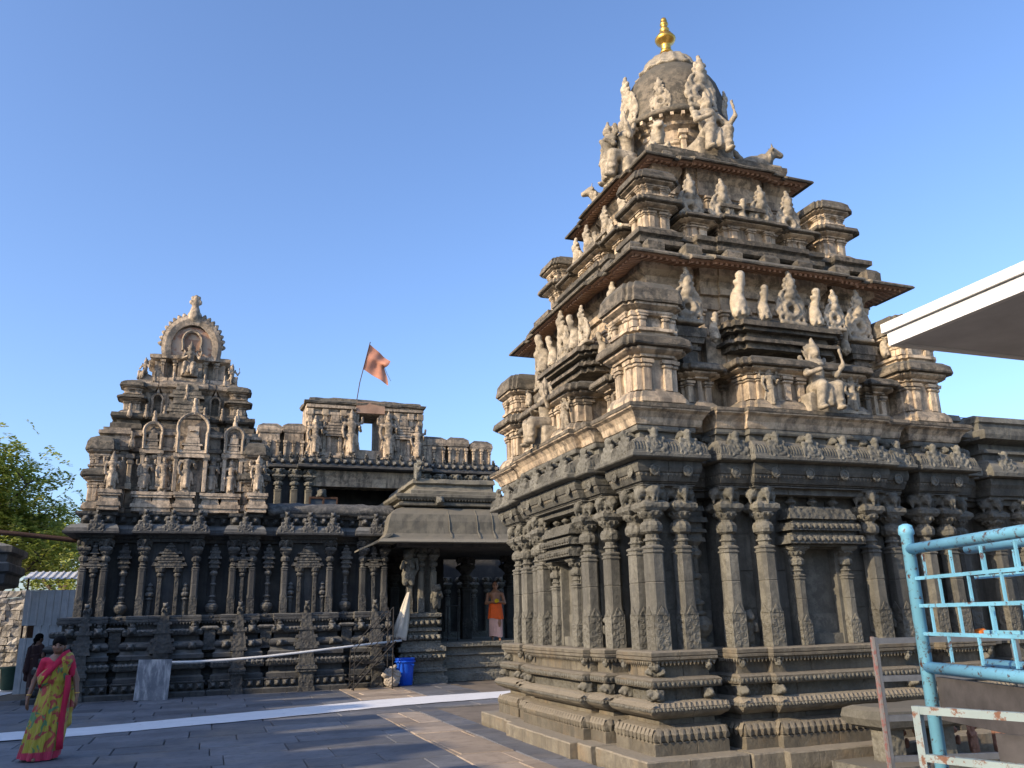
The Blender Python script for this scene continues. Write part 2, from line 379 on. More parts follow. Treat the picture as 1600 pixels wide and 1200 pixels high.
GABLE_P = [('e', (0, .03, .24), (.20, .06, .23)), ('t', (0, -.015, .22), .10, .032, 1), ('-c', (0, -.3, .22), (0, .015, .22), .055, .05), ('t*', (.135, -.01, .09), .05, .025, 1), ('t*', (.16, 0, .30), .04, .022, 1),
           ('t', (0, -.01, .23), .165, .018, 1), ('e*', (.19, .02, .2), (.04, .04, .09)), ('c*', (.15, 0, .38), (.11, 0, .46), .035, .03), ('c', (0, 0, .42), (0, -.02, .60), .085, .06), ('e', (0, -.05, .56), (.06, .06, .075)),
           ('e', (0, -.03, .67), (.045, .045, .05)), ('e*', (.065, -.03, .62), (.032, .035, .035)), ('e*', (.085, -.02, .54), (.032, .03, .035)), ('e', (0, -.02, .735), (.03, .03, .035)), ('c*', (.05, -.02, .5), (.10, -.03, .47), .025, .02), ('b', (0, .03, .02), (.2, .09, .03), .01)]
GABLE = fig_mesh('gable_ornament', GABLE_P, 'stucco', k=.010, h=.0175, rough=.006)
LEAF = fig_mesh('leaf_ornament', [('e', (0, .02, .2), (.10, .09, .22)), ('t', (0, -.06, .18), .05, .02, 1), ('c', (0, -.03, .36), (0, -.07, .50), .05, .05), ('e', (0, -.07, .55), (.06, .06, .06)), ('e*', (.05, -.04, .46), (.035, .04, .04)), ('e*', (.07, -.02, .1), (.04, .06, .07)), ('c', (0, -.07, .06), (0, -.02, .2), .03, .05)], 'stucco', k=.02, h=.021, rough=.006)
STAND_P = [('t', (0, 0, .475), .088, .022, 2), ('t', (0, -.01, .735), .062, .016, 2), ('t*', (.148, -.005, .66), .03, .016, 2), ('t', (0, 0, .32), .088, .014, 2), ('c*', (.03, -.09, .46), (.045, -.085, .12), .014, .02), ('e', (0, .06, .84), (.10, .02, .11)), ('e', (0, .01, .025), (.15, .11, .035)), ('c*', (.06, -.01, .05), (.05, 0, .45), .045, .062), ('c', (0, .01, .14), (0, 0, .46), .085, .10), ('e', (0, -.02, .45), (.125, .085, .05)), ('c', (0, 0, .48), (0, 0, .70), .07, .088), ('e', (0, -.015, .70), (.125, .07, .065)),
           ('c*', (.13, 0, .725), (.175, -.01, .57), .036, .03), ('c', (.175, -.01, .57), (.14, -.12, .63), .03, .025), ('c', (-.175, -.01, .57), (-.15, -.06, .42), .03, .028), ('c*', (.13, .03, .72), (.21, .03, .74), .03, .025), ('c*', (.21, .03, .74), (.21, 0, .84), .026, .03),
           ('c', (0, 0, .74), (0, 0, .80), .04, .04), ('e', (0, -.02, .835), (.052, .056, .062)), ('c', (0, 0, .88), (0, .005, 1.0), .055, .018), ('t', (0, 0, .885), .045, .018, 2), ('e', (0, -.075, .835), (.012, .014, .02)), ('c*', (.055, 0, .82), (.06, 0, .77), .018, .02), ('c*', (.10, -.02, .44), (.15, .0, .2), .03, .02), ('c', (0, -.09, .42), (0, -.1, .12), .022, .03)]
STAND = fig_mesh('standing_figure', STAND_P, 'stucco', k=.012, h=.0165, rough=.0045)
SEAT_P = [('t', (0, .02, .355), .105, .026, 2), ('t', (0, .0, .67), .07, .018, 2), ('t*', (.185, -.01, .585), .04, .016, 2), ('t', (.08, -.235, .12), .05, .018, 2), ('e', (0, .07, .79), (.12, .025, .13)), ('b', (0, .06, .12), (.24, .17, .12), .02), ('c', (.07, 0, .30), (.10, -.23, .31), .085, .07), ('c', (.10, -.23, .31), (.07, -.24, .05), .065, .045), ('e', (.07, -.28, .03), (.045, .08, .03)), ('c', (-.08, 0, .30), (-.13, -.22, .31), .085, .07), ('c', (-.13, -.22, .31), (-.17, -.21, .05), .065, .045), ('e', (-.17, -.25, .03), (.045, .08, .03)), ('e', (-.02, -.19, .20), (.11, .07, .15)), ('c*', (.03, -.255, .30), (.04, -.255, .06), .014, .018),
          ('e', (0, .0, .30), (.15, .12, .09)), ('c', (0, .02, .34), (0, .02, .60), .09, .11), ('e', (0, .0, .62), (.145, .085, .075)), ('c', (.15, .01, .64), (.25, -.05, .50), .042, .036), ('c', (.25, -.05, .50), (.31, -.12, .62), .034, .03), ('c', (-.15, .01, .64), (-.22, -.08, .48), .042, .036), ('c', (-.22, -.08, .48), (-.08, -.17, .52), .034, .03),
          ('c', (.31, -.13, .60), (.27, -.13, .80), .013, .022), ('c', (.09, -.20, .30), (-.05, -.22, .10), .06, .05), ('c*', (.15, .05, .62), (.18, .05, .72), .026, .03), ('c', (0, .01, .68), (0, .01, .73), .045, .045), ('e', (0, -.01, .775), (.06, .064, .07)), ('c', (0, .01, .82), (0, .02, .97), .066, .02), ('t', (0, .01, .835), .055, .02, 2), ('e', (0, -.077, .77), (.013, .015, .022)), ('c*', (.065, .01, .76), (.07, 0, .70), .02, .022),
          ('e', (0, -.09, .62), (.06, .02, .03)), ('c', (0, -.13, .28), (0, -.21, .15), .05, .04)]
SEATED = fig_mesh('seated_figure', SEAT_P, 'stucco', k=.013, h=.0165, rough=.0045)
NANDI_P = [('b', (0, 0, .04), (.42, .20, .04), .01), ('e', (-.02, 0, .26), (.36, .17, .18)), ('e', (.12, 0, .38), (.12, .10, .12)), ('c', (.20, 0, .34), (.36, 0, .52), .13, .10), ('c', (.36, 0, .54), (.52, 0, .46), .10, .065), ('c', (.34, -.06, .60), (.32, -.10, .70), .025, .012), ('c', (.34, .06, .60), (.32, .10, .70), .025, .012),
           ('e', (.32, -.13, .54), (.03, .06, .03)), ('e', (.32, .13, .54), (.03, .06, .03)), ('c', (.18, -.14, .12), (.42, -.14, .09), .06, .045), ('c', (.18, .14, .12), (.42, .14, .09), .06, .045), ('e', (-.22, -.15, .17), (.16, .08, .13)), ('e', (-.22, .15, .17), (.16, .08, .13)), ('t', (.26, 0, .40), .13, .022, 0), ('c', (-.38, 0, .2), (-.36, .15, .08), .03, .02)]
NANDI = fig_mesh('bull_figure', NANDI_P, 'stucco', k=.03, h=.024, rough=.004)
LIONHEAD = fig_mesh('beast_head', [('e', (0, -.03, .06), (.05, .06, .06)), ('e', (0, -.09, .05), (.03, .03, .03)), ('e*', (.045, -.02, .10), (.02, .02, .03)), ('b', (0, .03, .05), (.06, .05, .06), .01), ('e*', (.04, -.05, .03), (.025, .03, .025))], 'granite_carved', k=.015, h=.0155, rough=.003)
YALI = fig_mesh('rampant_beast', [('c*', (.05, -.02, .0), (.05, -.02, .14), .04, .05), ('c', (0, 0, .10), (0, -.02, .32), .09, .075), ('c*', (.06, -.04, .30), (.08, -.12, .22), .035, .03), ('c*', (.08, -.12, .22), (.05, -.15, .30), .03, .025), ('e', (0, -.07, .41), (.075, .08, .08)), ('e', (0, -.14, .39), (.045, .05, .045)), ('e*', (.06, -.04, .47), (.025, .02, .04)), ('c', (.05, .02, .1), (.13, .0, .2), .025, .02), ('c', (.13, 0, .2), (.11, 0, .34), .02, .03), ('b', (0, .05, .22), (.06, .04, .2), .02)], 'granite_carved', k=.02, h=.019, rough=.004)
PENDANT = MB().lathe([(.006, -.10), (.035, -.075), (.045, -.045), (.03, -.015), (.045, 0), (.045, .012)], 8).mesh('pendant_bud', 'granite_carved')

# miniature tower shrines -------------------------------------------------
def mini_shrine(tag_, hx, hy, H, two=True, low='plaster', cap='lichen', dome=True, e=.06, pil=True):
    """a pavilion of stepped plan: flared foot, shafts, cushion capital, dark roof slab, second stage and roof. returns (body, roof) meshes"""
    q = H/1.65; b = MB(); r = MB(); r2 = MB()
    cr = lambda dx, z: cross_ring(hx+dx, hy+dx, e, z*q)
    b.loft([cr(-.05, 0), cr(.02, .03), cr(.05, .05), cr(.05, .10), cr(0, .19), cr(-.06, .21), cr(-.06, .24)], sub=.3)
    b.loft([cr(-.09, .22), cr(-.09, .64)], sub=.3)
    def posts(x, y, z0, z1, sw):
        for sx in (-1, 1):
            for sy in (-1, 1):
                for (ox, oy) in ((x-e*.4-sw, y-e*.9-sw*.6), (x-e*2.6-sw*.6, y-.012-sw*.6), (x-.012-sw*.6, y-e*2.6-sw*.6)):
                    if ox < sw or oy < sw: continue
                    b.loft([oct_ring(sw, .008, z0, sx*ox, sy*oy), oct_ring(sw, .008, z1, sx*ox, sy*oy)])
                    zc = z1
                    b.loft([oct_ring(k*sw, k*sw*.35, zc+dz, sx*ox, sy*oy) for k, dz in ((.9, 0), (1.35, .012), (1.45, .03*q), (1.2, .05*q), (.95, .055*q))])
                    b.loft([rect_ring(1.5*sw, 1.5*sw, zc+.055*q, sx*ox, sy*oy), rect_ring(1.6*sw, 1.6*sw, zc+.10*q, sx*ox, sy*oy)])
    posts(hx-.055, hy-.055, .22*q, .50*q, min(.055, hx*.16))
    if hx > .45:
        for xx in np.linspace(-hx*.55, hx*.55, 6 if hx > .8 else 3):
            for sy in (-1, 1):
                b.loft([oct_ring(k_*.05, .012, zz*q, xx, sy*(hy-.075)) for k_, zz in ((1, .22), (1, .5), (1.45, .515), (1.5, .54), (1.0, .56), (1.6, .565), (1.6, .61))])
    b.loft([cr(-.09, .615), cr(-.02, .63), cr(-.02, .66), cr(.02, .675), cr(.06, .70), cr(.06, .73), cr(.02, .74)], sub=.3)
    r.loft([cr(.03, .735), cr(.12, .74), cr(.13, .76), cr(.115, .84), cr(.05, .895), cr(-.02, .91)], sub=.2)
    if two:
        b.loft([cr(-.04, .90), cr(-.04, .95), cr(-.0, .96), cr(.0, 1.0), cr(-.06, 1.01), cr(-.08, 1.06), cr(-.08, 1.16), cr(-.02, 1.17), cr(0, 1.19), cr(0, 1.22), cr(-.05, 1.23), cr(-.01, 1.25), cr(.05, 1.28), cr(.05, 1.31), cr(0, 1.32)], sub=.3)
        posts(hx-.04, hy-.04, 1.02*q, 1.10*q, min(.045, hx*.14))
        if dome: prof = [(.0, 1.31), (.085, 1.315), (.09, 1.345), (.075, 1.40), (.06, 1.50), (.0, 1.59), (-.10, 1.635), (-.18, 1.65)]
        else: prof = [(.0, 1.31), (.08, 1.315), (.085, 1.35), (.06, 1.48), (-.03, 1.60), (-.12, 1.65)]
        r2.loft([cr(d, z) for d, z in prof], sub=.2)
    return b.mesh('shrine_body_'+tag_, low, .007, fr=4), r.mesh('shrine_eave_'+tag_, cap, .011, fr=4), r2.mesh('shrine_roof_'+tag_, cap, .011, fr=4) if two else None
def put_shrine(parent, meshes, M4, name='miniature_shrine', sc=1):
    o = put(name, meshes[0], parent, M4, sc); put('shrine_eave', meshes[1], o, Matrix.Identity(4))
    if meshes[2]: put('shrine_roof', meshes[2], o, Matrix.Identity(4))
    return o
# ------------------------------------------------------------------ the near temple with its tall tower
TCX, TCY = 7.08, 10.88
temple = empty('temple', (TCX, TCY, 0), 'tall stepped temple tower with gold finial, dark granite walls below and pale plaster tiers above', 'temple')
PG = Plan(2.35, 1.73, 1.36, .30, .04, .95, .14)
def course(P, name, prof, mt, parent=temple, amp=.005, sub=.25, rdm=1, cap=(1, 1)):
    return P.course(prof, sub, cap, rdm, joint=.95 if mt.startswith('granite') and parent is temple else 0).build(name, mt, parent, amp)
def edge_row(P, d, z, step, me, parent, name, faces=(0, 3), sc=1, yaw=0, rdm=1, lo=.03, single=False):
    """repeat a small ornament along the outward edges of the plan; joined into one mesh"""
    mb = MB(); vs = [tuple(v.co) for v in me.vertices]; fs = [tuple(p.vertices) for p in me.polygons]
    for k in faces:
        L = P.face(d, rdm)+[(P.w+d, P.w+d)]
        for (t0, n0), (t1, n1) in zip(L, L[1:]):
            if abs(n1-n0) < 1e-6:
                n = max(1, round(abs(t1-t0)/step))
                if abs(t1-t0) < lo: continue
                for i in range(n):
                    mb.add(vs, fs, on_face(k, t0+(t1-t0)*(i+.5)/n, n0, z) @ Matrix.Diagonal((sc, sc, sc, 1)))
            else:
                n = max(1, round(abs(n1-n0)/step)); s = 1 if n1 > n0 else -1
                if abs(n1-n0) < lo: continue
                for i in range(n):
                    mb.add(vs, fs, on_face(k, t0, n0+(n1-n0)*(i+.5)/n, z) @ Matrix.Rotation(-s*math.pi/2, 4, 'Z') @ Matrix.Diagonal((sc, sc, sc, 1)))
    me2 = bpy.data.meshes.new(name); me2.from_pydata(mb.v, [], mb.f); me2.materials.append(me.materials[0])
    o = obj(name, me2, parent); return stuff(o)
RDB = 1.35
def nface(t):
    t = abs(t); return 2.35+(.14 if t < .97 else .04 if t < 1.38 else 0)
plinth = course(PG, 'plinth', [(.42, -.05), (.43, 0), (.43, .15), (.42, .165), (.1, .17)], 'granite_base', amp=.008, rdm=RDB)
course(PG, 'foot_course', [(.2, .16), (.2, .29), (.19, .30), (0, .305)], 'granite_base', rdm=RDB)
lot = course(PG, 'lotus_moulding', [(.18, .30), (.205, .31), (.215, .34), (.20, .385), (.15, .43), (.07, .455), (0, .46)], 'granite_base', rdm=RDB)
PETAL = MB().add([(-.03, 0, .12), (.03, 0, .12), (.042, -.035, .06), (.03, -.03, .01), (0, -.035, -.02), (-.03, -.03, .01), (-.042, -.035, .06), (0, -.052, .055)], [(0, 7, 1), (1, 7, 2), (2, 7, 3), (3, 7, 4), (4, 7, 5), (5, 7, 6), (6, 7, 0)]).mesh('petal', 'granite_base')
edge_row(PG, .185, .315, .085, PETAL, lot, 'lotus_petals', rdm=RDB)
course(PG, 'recess_course', [(.05, .44), (.05, .54)], 'granite_base', rdm=RDB)
tor = course(PG, 'torus_moulding', [(.06, .515), (.12, .525), (.22, .575), (.245, .60), (.245, .645), (.19, .68), (.10, .70), (.05, .70)], 'granite_base', rdm=RDB)
RIB = MB().add([(-.03, 0, .0), (-.012, -.016, 0), (.03, -.002, 0), (-.0, .055, .035), (.018, .042, .045), (.055, .055, .035)], [(0, 1, 4, 3), (1, 2, 5, 4)]).mesh('slanted_rib', 'granite_base')
edge_row(PG, .245, .645, .065, RIB, tor, 'torus_ribs', rdm=RDB)
BEAD = MB().lathe([(.008, -.018), (.02, -.008), (.02, .008), (.008, .018)], 6).mesh('bead', 'granite_carved')
edge_row(PG, .248, .622, .045, BEAD, tor, 'torus_beads', rdm=RDB)
course(PG, 'frieze_recess', [(.06, .69), (.06, .85)], 'granite_carved', rdm=RDB)
bd = course(PG, 'base_band', [(.08, .825), (.165, .835), (.175, .85), (.175, .915), (.13, .935), (.08, .94)], 'granite_base', rdm=RDB)
SCROLL = MB().lathe([(.005, -.014), (.026, -.006), (.026, .006), (.005, .014)], 8, M4=Matrix.Rotation(math.pi/2, 4, 'X')).mesh('scroll', 'granite_carved')
edge_row(PG, .176, .876, .06, SCROLL, bd, 'scroll_row', rdm=RDB)
course(PG, 'upper_recess', [(.03, .93), (.03, 1.12)], 'granite_base', rdm=RDB)
led = course(PG, 'wall_ledge', [(.05, 1.095), (.115, 1.10), (.15, 1.125), (.15, 1.15), (.135, 1.155), (.15, 1.165), (.15, 1.20), (.12, 1.215), (-.1, 1.217)], 'granite_base', rdm=1.2)
DROP = MB().add([(-.022, 0, 0), (.022, 0, 0), (0, 0, -.045), (-.022, .02, 0), (.022, .02, 0), (0, .02, -.045)], [(0, 2, 1), (0, 3, 5, 2), (1, 2, 5, 4)]).mesh('drop', 'granite_base')
edge_row(PG, .125, 1.108, .05, DROP, led, 'ledge_drops', rdm=1.2)
# pendants and beasts jutting from the bay ends of the base
for k in (0, 3):
    for t in (-2.42, -1.76, -1.34, -.93, .93, 1.34, 1.76, 2.42):
        n = nface(t)
        put('pendant_bud', PENDANT, temple, on_face(k, t, n+.10, 1.10))
        put('beast_head', LIONHEAD, temple, on_face(k, t*1.02, n+.10, .715), .95)
        if abs(t) > 2: put('beast_head', LIONHEAD, temple, on_face(k, t*.97, n+.06, .955), .8)
# wall core, slabs, pilasters
core = course(PG, 'wall', [(-.25, 1.19), (-.25, 3.10)], 'granite', amp=0)
PILT = [-2.24, -1.86, -1.25, -.80, .80, 1.25, 1.86, 2.24]
def nface_(t):
    t = abs(t); return 2.35+(.14 if t < .97 else .04 if t < 1.38 else 0)
def slabs(parent, P, k, wall_d, z0, cuts, mt, skip=(), xs=None):
    L = P.face(wall_d)+[(P.w+wall_d, P.w+wall_d)]
    for (t0, n0), (t1, n1) in zip(L, L[1:]):
        if abs(n1-n0) > 1e-6 or abs(t1-t0) < .1: continue
        parts = max(1, round((t1-t0)/.65))
        for i in range(parts):
            a, b = t0+(t1-t0)*i/parts, t0+(t1-t0)*(i+1)/parts
            zz = z0; off = random.uniform(-.05, .05)
            for c in cuts:
                zc = c+off
                if c == cuts[-1]: zc = c
                if not any(abs((a+b)/2-sx) < sw and zz > slo and zc < shi for sx, sw, slo, shi in skip):
                    mb = MB(); o = random.uniform(0, .012)
                    mb.loft([[(a+.004, -n0-.012-o, zz+.004), (b-.004, -n0-.012-o, zz+.004), (b-.004, -n0+.03, zz+.004), (a+.004, -n0+.03, zz+.004)],
                             [(a+.004, -n0-.012-o, zc-.004), (b-.004, -n0-.012-o, zc-.004), (b-.004, -n0+.03, zc-.004), (a+.004, -n0+.03, zc-.004)]], sub=.2)
                    s = mb.build('stone_slab', mt, parent, .003); s.rotation_euler = (0, 0, [0, math.pi/2, math.pi, -math.pi/2][k])
                zz = zc
for k in (0, 3): slabs(core, PG, k, -.25, 1.21, (1.62, 2.06, 2.50, 3.05), 'granite', skip=[(0, .5, 1.5, 2.55)])
def kumbha(parent, M4, mt='granite_carved', sc=1):
    """pot-and-pillar ornament of a recess"""
    b = MB(); b.lathe([(.14, 0), (.14, .05), (.08, .07), (.07, .11), (.11, .14), (.15, .20), (.165, .26), (.14, .32), (.08, .36), (.10, .38), (.10, .40), (.06, .42)], 14)
    b.lathe([(.06, .42), (.065, .48), (.09, .50), (.09, .52), (.055, .55), (.055, .78), (.08, .80), (.08, .83), (.05, .86), (.055, 1.02), (.10, 1.07), (.105, 1.11), (.07, 1.15), (.07, 1.18), (.12, 1.23)], 10)
    o = put('pot_pillar', b.mesh('pot_pillar', mt, .002), parent, M4, sc)
    c = MB()
    for h, z0, z1 in ((.13, 1.23, 1.28), (.10, 1.28, 1.34), (.15, 1.34, 1.38), (.11, 1.38, 1.46), (.17, 1.46, 1.52), (.12, 1.52, 1.60), (.14, 1.60, 1.66), (.08, 1.66, 1.76)): c.loft([rect_ring(h, h*.8, z0), rect_ring(h*.92, h*.75, z1)])
    c.lathe([(.03, 1.76), (.06, 1.80), (.02, 1.84)], 8)
    put('pot_pillar_top', c.mesh('pot_pillar_top', mt, .003), o, Matrix.Identity(4)); return o
for k in range(4):
    for t in PILT:
        if k in (0, 3) or abs(t) > 2.2: put_pilaster(temple, on_face(k, t, nface(t)-.10, 1.21))
    if k in (0, 3):
        for t in (-1.555, 1.555): kumbha(temple, on_face(k, t, 2.35-.36, 1.215))
        for t in (-1.03, 1.03): put('rampant_beast', YALI, temple, on_face(k, t, nface(t)-.20, 1.215), .85)
# middle niche with its tiered roof and three finials
NP = pilaster_meshes('niche', 'granite', 'granite_carved', H=1.30, sh=.07)
for k in (0, 3):
    n = 2.35+.14-.21
    nich = put('niche', MB().box(-.44, -.24, -.07, .05, 0, 1.3).box(.24, .44, -.07, .05, 0, 1.3).box(-.24, .24, -.07, .05, 1.12, 1.3).box(-.24, .24, -.05, .05, 0, .12).mesh('niche_frame', 'granite', .003), temple, on_face(k, 0, n+.01, 1.22))
    for sx in (-1, 1): put_pilaster(temple, on_face(k, 0, n+.01, 1.22) @ TR(sx*.36, -.09, 0), NP)
    rf = MB()
    for h, y, z0, z1 in ((.50, .16, 1.14, 1.17), (.56, .24, 1.17, 1.27), (.47, .16, 1.27, 1.33), (.53, .22, 1.33, 1.42), (.44, .15, 1.42, 1.47), (.50, .20, 1.47, 1.54), (.47, .17, 1.54, 1.60), (.38, .10, 1.60, 1.63)):
        rf.loft([rect_ring(h, y, z0, 0, -.05), rect_ring(h-.015, y-.015, z1, 0, -.05)], sub=.2)
    for z, h, y in ((1.22, .56, .295), (1.375, .53, .275)):
        for i in range(13):
            rf.lathe([(.006, -.035), (.03, -.015), (.03, .02), (.01, .035)], 6, (-h+.04+i*(2*h-.08)/12, -y+.01, z))
    for x in (-.32, 0, .32): rf.lathe([(.04, 1.62), (.025, 1.65), (.06, 1.68), (.07, 1.70), (.03, 1.73), (.045, 1.75), (.02, 1.785), (.004, 1.81)], 10, (x, -.06, 0))
    put('niche_roof', rf.mesh('niche_roof', 'granite_carved', .003), nich, Matrix.Identity(4))
# lintel, frieze beam, cornice
course(PG, 'lintel', [(-.10, 2.98), (-.02, 2.985), (-.02, 3.055), (.05, 3.06), (.05, 3.075), (.02, 3.08), (.05, 3.085), (.06, 3.10), (0, 3.105)], 'granite')
bm = course(PG, 'frieze_beam', [(.02, 3.10), (.085, 3.105), (.10, 3.13), (.125, 3.18), (.125, 3.20), (.145, 3.21), (.165, 3.26), (.165, 3.335), (.05, 3.34)], 'granite')
edge_row(PG, .127, 3.205, .058, DROP, bm, 'frieze_drops')
MEDAL = MB().lathe([(.06, -.01), (.085, 0), (.085, .012), (.06, .018), (.055, .008), (.03, .02), (.005, .026)], 12, M4=Matrix.Rotation(math.pi/2, 4, 'X')).mesh('medallion', 'granite_carved')
kap = course(PG, 'cornice', [(.04, 3.335), (.20, 3.34), (.27, 3.352), (.285, 3.365), (.285, 3.40), (.265, 3.41), (.265, 3.43), (.25, 3.49), (.20, 3.56), (.12, 3.61), (.05, 3.62)], 'granite')
STR = MB().add([(-.006, 0, .02), (.006, 0, .02), (.006, -.006, .10), (-.006, -.006, .10)], [(0, 1, 2, 3)])
STRIA = MB().loft([rect_ring(.007, .008, .03, 0, .0), rect_ring(.007, .008, .09, 0, .012), rect_ring(.006, .007, .14, 0, .045)]).mesh('stria', 'granite')
edge_row(PG, .262, 3.41, .042, STRIA, kap, 'cornice_striations')
KT = [-2.30, -1.86, -1.22, -.72, -.22, .30, .80, 1.25, 1.90, 2.32]
for k in (0, 3):
    for t in KT:
        n = nface(t)
        put('arch_medallion', KUDU, kap, on_face(k, t, n+.275, 3.375) @ Matrix.Rotation(R(-14), 4, 'X'), .98)
        put('medallion', MEDAL, bm, on_face(k, t, n+.165, 3.225), .8)
top = course(PG, 'cornice_crest', [(.0, 3.60), (.06, 3.605), (.06, 3.69), (.11, 3.70), (.12, 3.72), (.12, 3.76), (0, 3.765)], 'granite')
edge_row(PG, .06, 3.61, .47, LIONHEAD, top, 'crest_beasts', sc=.95, lo=.3)
# ---- plaster tier one
PST0 = MB().loft([oct_ring(h, c, z) for h, c, z in ((.07, .01, 0), (.07, .01, .10), (.05, .015, .12), (.05, .015, .42), (.075, .025, .44), (.08, .03, .48), (.055, .02, .51), (.09, .01, .53), (.09, .01, .60))]).mesh('neck_pillar', 'plaster', .004)
PT = Plan(2.31, 1.68, 1.34, .26, .04, .95, .12)
course(PT, 'plaster_cove', [(.0, 3.755), (.12, 3.758), (.17, 3.77), (.185, 3.80), (.20, 3.85), (.25, 3.91), (.30, 3.935), (.305, 3.95)], 'plaster', amp=.010)
course(PT, 'tower_base_slab', [(.1, 3.945), (.31, 3.95), (.315, 3.96), (.31, 4.0), (.1, 4.01)], 'lichen', amp=.010)
def tier_wall(name, w, prof, mt='plaster'):
    P = Plan(w, w*.70, w*.56, .12, .02, w*.40, .06); return P, course(P, name, prof, mt, amp=.008)
PW1, wall1 = tier_wall('tower_wall', 1.78, [(.14, 3.98), (.14, 5.16), (.18, 5.18), (.18, 5.26), (.02, 5.28), (0, 5.60), (.05, 5.61), (.06, 5.68), (.02, 5.69), (.02, 5.80), (.08, 5.81), (.09, 5.90), (.04, 5.91), (.06, 6.0), (.16, 6.06), (.16, 6.20)])
K1 = mini_shrine('corner', .36, .36, 1.66, e=.05)
S1 = mini_shrine('middle', .95, .44, 1.30, two=False)
P1 = mini_shrine('recess', .25, .28, 1.30, two=False)
for sx in (-1, 1):
    for sy in (-1, 1): put_shrine(temple, K1, TR(sx*2.10, sy*2.10, 4.0), 'corner_shrine')
SB = MB()     # upper stage of the middle shrine: banded wall with a flat roof
for dx, z0, z1 in ((.0, .98, 1.06), (.07, 1.06, 1.11), (-.04, 1.11, 1.22), (.05, 1.22, 1.27), (.10, 1.27, 1.34), (.02, 1.34, 1.40)): SB.loft([cross_ring(.84+dx, .30+dx, .07, z0), cross_ring(.83+dx, .29+dx, .07, z1)], sub=.25)
SBm = SB.mesh('shrine_upper_stage', 'lichen', .010)
for k in range(4):
    s = put_shrine(temple, S1, on_face(k, 0, 2.14, 4.0), 'middle_shrine'); put('shrine_upper_stage', SBm, s, TR(0, .12, -.06))
    for t in (-1.40, 1.40):
        s = put_shrine(temple, P1, on_face(k, t, 2.03, 4.0), 'recess_shrine', (1, 1, .92))
        ped = MB()
        for h, z0, z1 in ((.11, .80, .98), (.15, .98, 1.03), (.12, 1.03, 1.08), (.19, 1.08, 1.16), (.22, 1.16, 1.30)): ped.loft([rect_ring(h, h*.8, z0), rect_ring(h*1.05, h*.85, z1)])
        put('ornament_pedestal', ped.mesh('ornament_pedestal', 'lichen', .006), s, TR(0, .06, 0))
        put('gable_ornament', GABLE, wall1, on_face(k, t, 2.10, 5.26), 1.04)
    if k in (0, 3):
        for t, me, sc in ((-.74, LEAF, 1.0), (-.36, LEAF, .78), (.08, GABLE, .95), (.48, LEAF, .85), (.80, GABLE, .72)): put('gable_ornament' if me is GABLE else 'leaf_ornament', me, wall1, on_face(k, t, 2.31, 5.30), sc*1.1)
        put('guardian_statue', SEATED, temple, on_face(k, .12 if k == 0 else -.05, 2.60, 4.0), 1.06)
for k in (0, 3):
    for t, sc in ((-1.72, .62), (1.72, .62), (-1.06, .66), (1.06, .66)): put('leaf_ornament', LEAF, wall1, on_face(k, t, 2.20 if abs(t) > 1.5 else 2.16, 5.02), sc)
    for t in (-.62, .66): put('standing_statue', STAND, temple, on_face(k, t, 2.58, 4.02), .60)
for k in range(4):
    for i in range(9): put('wall_post', PST0, wall1, on_face(k, -1.36+i*.34, 1.80+(.06 if abs(-1.36+i*.34) < .7 else .0), 5.28), (.85, .85, .52))
# ---- first eave with rafters under it and blocks on it
def eave(name, w, z, run, rise, wi, nblk, P=None):
    P = P or Plan(w-.10, w*.68, w*.60, .05, .02, w*.46, .08, g=.2)
    e = course(P, name, [(-run+.05, z+rise*.55), (.06, z+.012), (.10, z), (.11, z+.02), (.095, z+.045), (-run*.45, z+rise*.62), (-run, z+rise)], 'lichen', amp=.012, sub=.18)
    u = course(P, name+'_soffit', [(-run*.95, z-.02+rise*.30), (-.02, z+.006), (.04, z+.004), (.03, z+.04), (-run*.9, z+rise*.5)], 'ochre', temple, amp=.006, sub=.2); u.parent = e
    RAF = MB().box(-.02, .02, -.0, .30*run/.45, -.028, .02, M4=Matrix.Rotation(R(16), 4, 'X')).mesh('rafter', 'ochre')
    edge_row(P, -.01, z+.0, .085, RAF, e, 'rafters', faces=(0, 1, 2, 3))
    BLK = MB().loft([rect_ring(.12, .09, -.06), rect_ring(.125, .095, .10), rect_ring(.09, .06, .15)]).mesh('eave_block', 'lichen', .006)
    for k in range(4):
        for i in range(nblk):
            t = (i+.5)/nblk*2-1; t *= (w-.2)
            put('eave_block', BLK, e, on_face(k, t+random.uniform(-.03, .03), w-.10-run*.42, z+rise*.52), w/2.35*1.0)
    return e
eave('tower_eave', 2.32, 6.10, .46, .34, 1.9, 7)
# ---- tier two
course(Plan(1.92, 1.3, 1.05, .1, .02, .75, .06), 'upper_slab', [(-.3, 6.40), (.0, 6.41), (.04, 6.43), (.04, 6.50), (-.02, 6.52), (.0, 6.55), (.05, 6.57), (.05, 6.64), (-.2, 6.65)], 'lichen', amp=.01)
PW2, wall2 = tier_wall('upper_wall', 1.13, [(.18, 6.6), (.18, 7.34), (.22, 7.36), (.22, 7.42), (.02, 7.44), (0, 7.72), (.05, 7.74), (.07, 7.84), (.03, 7.86), (.04, 7.98), (.12, 8.06), (.12, 8.24)])
K2 = mini_shrine('upper_corner', .27, .27, 1.06, e=.038)
P2 = mini_shrine('upper_recess', .23, .28, .80, two=False, e=.035)
S2 = mini_shrine('upper_middle', .52, .30, .86, two=False, e=.045)
U2m = MB()
for dx, z0, z1 in ((.0, 0, .12), (.05, .12, .18), (-.03, .18, .30), (.04, .30, .36), (-.06, .36, .46)): U2m.loft([cross_ring(.44+dx, .20+dx, .04, z0), cross_ring(.43+dx, .19+dx, .04, z1)], sub=.2)
U2 = U2m.mesh('upper_stage', 'lichen', .010)
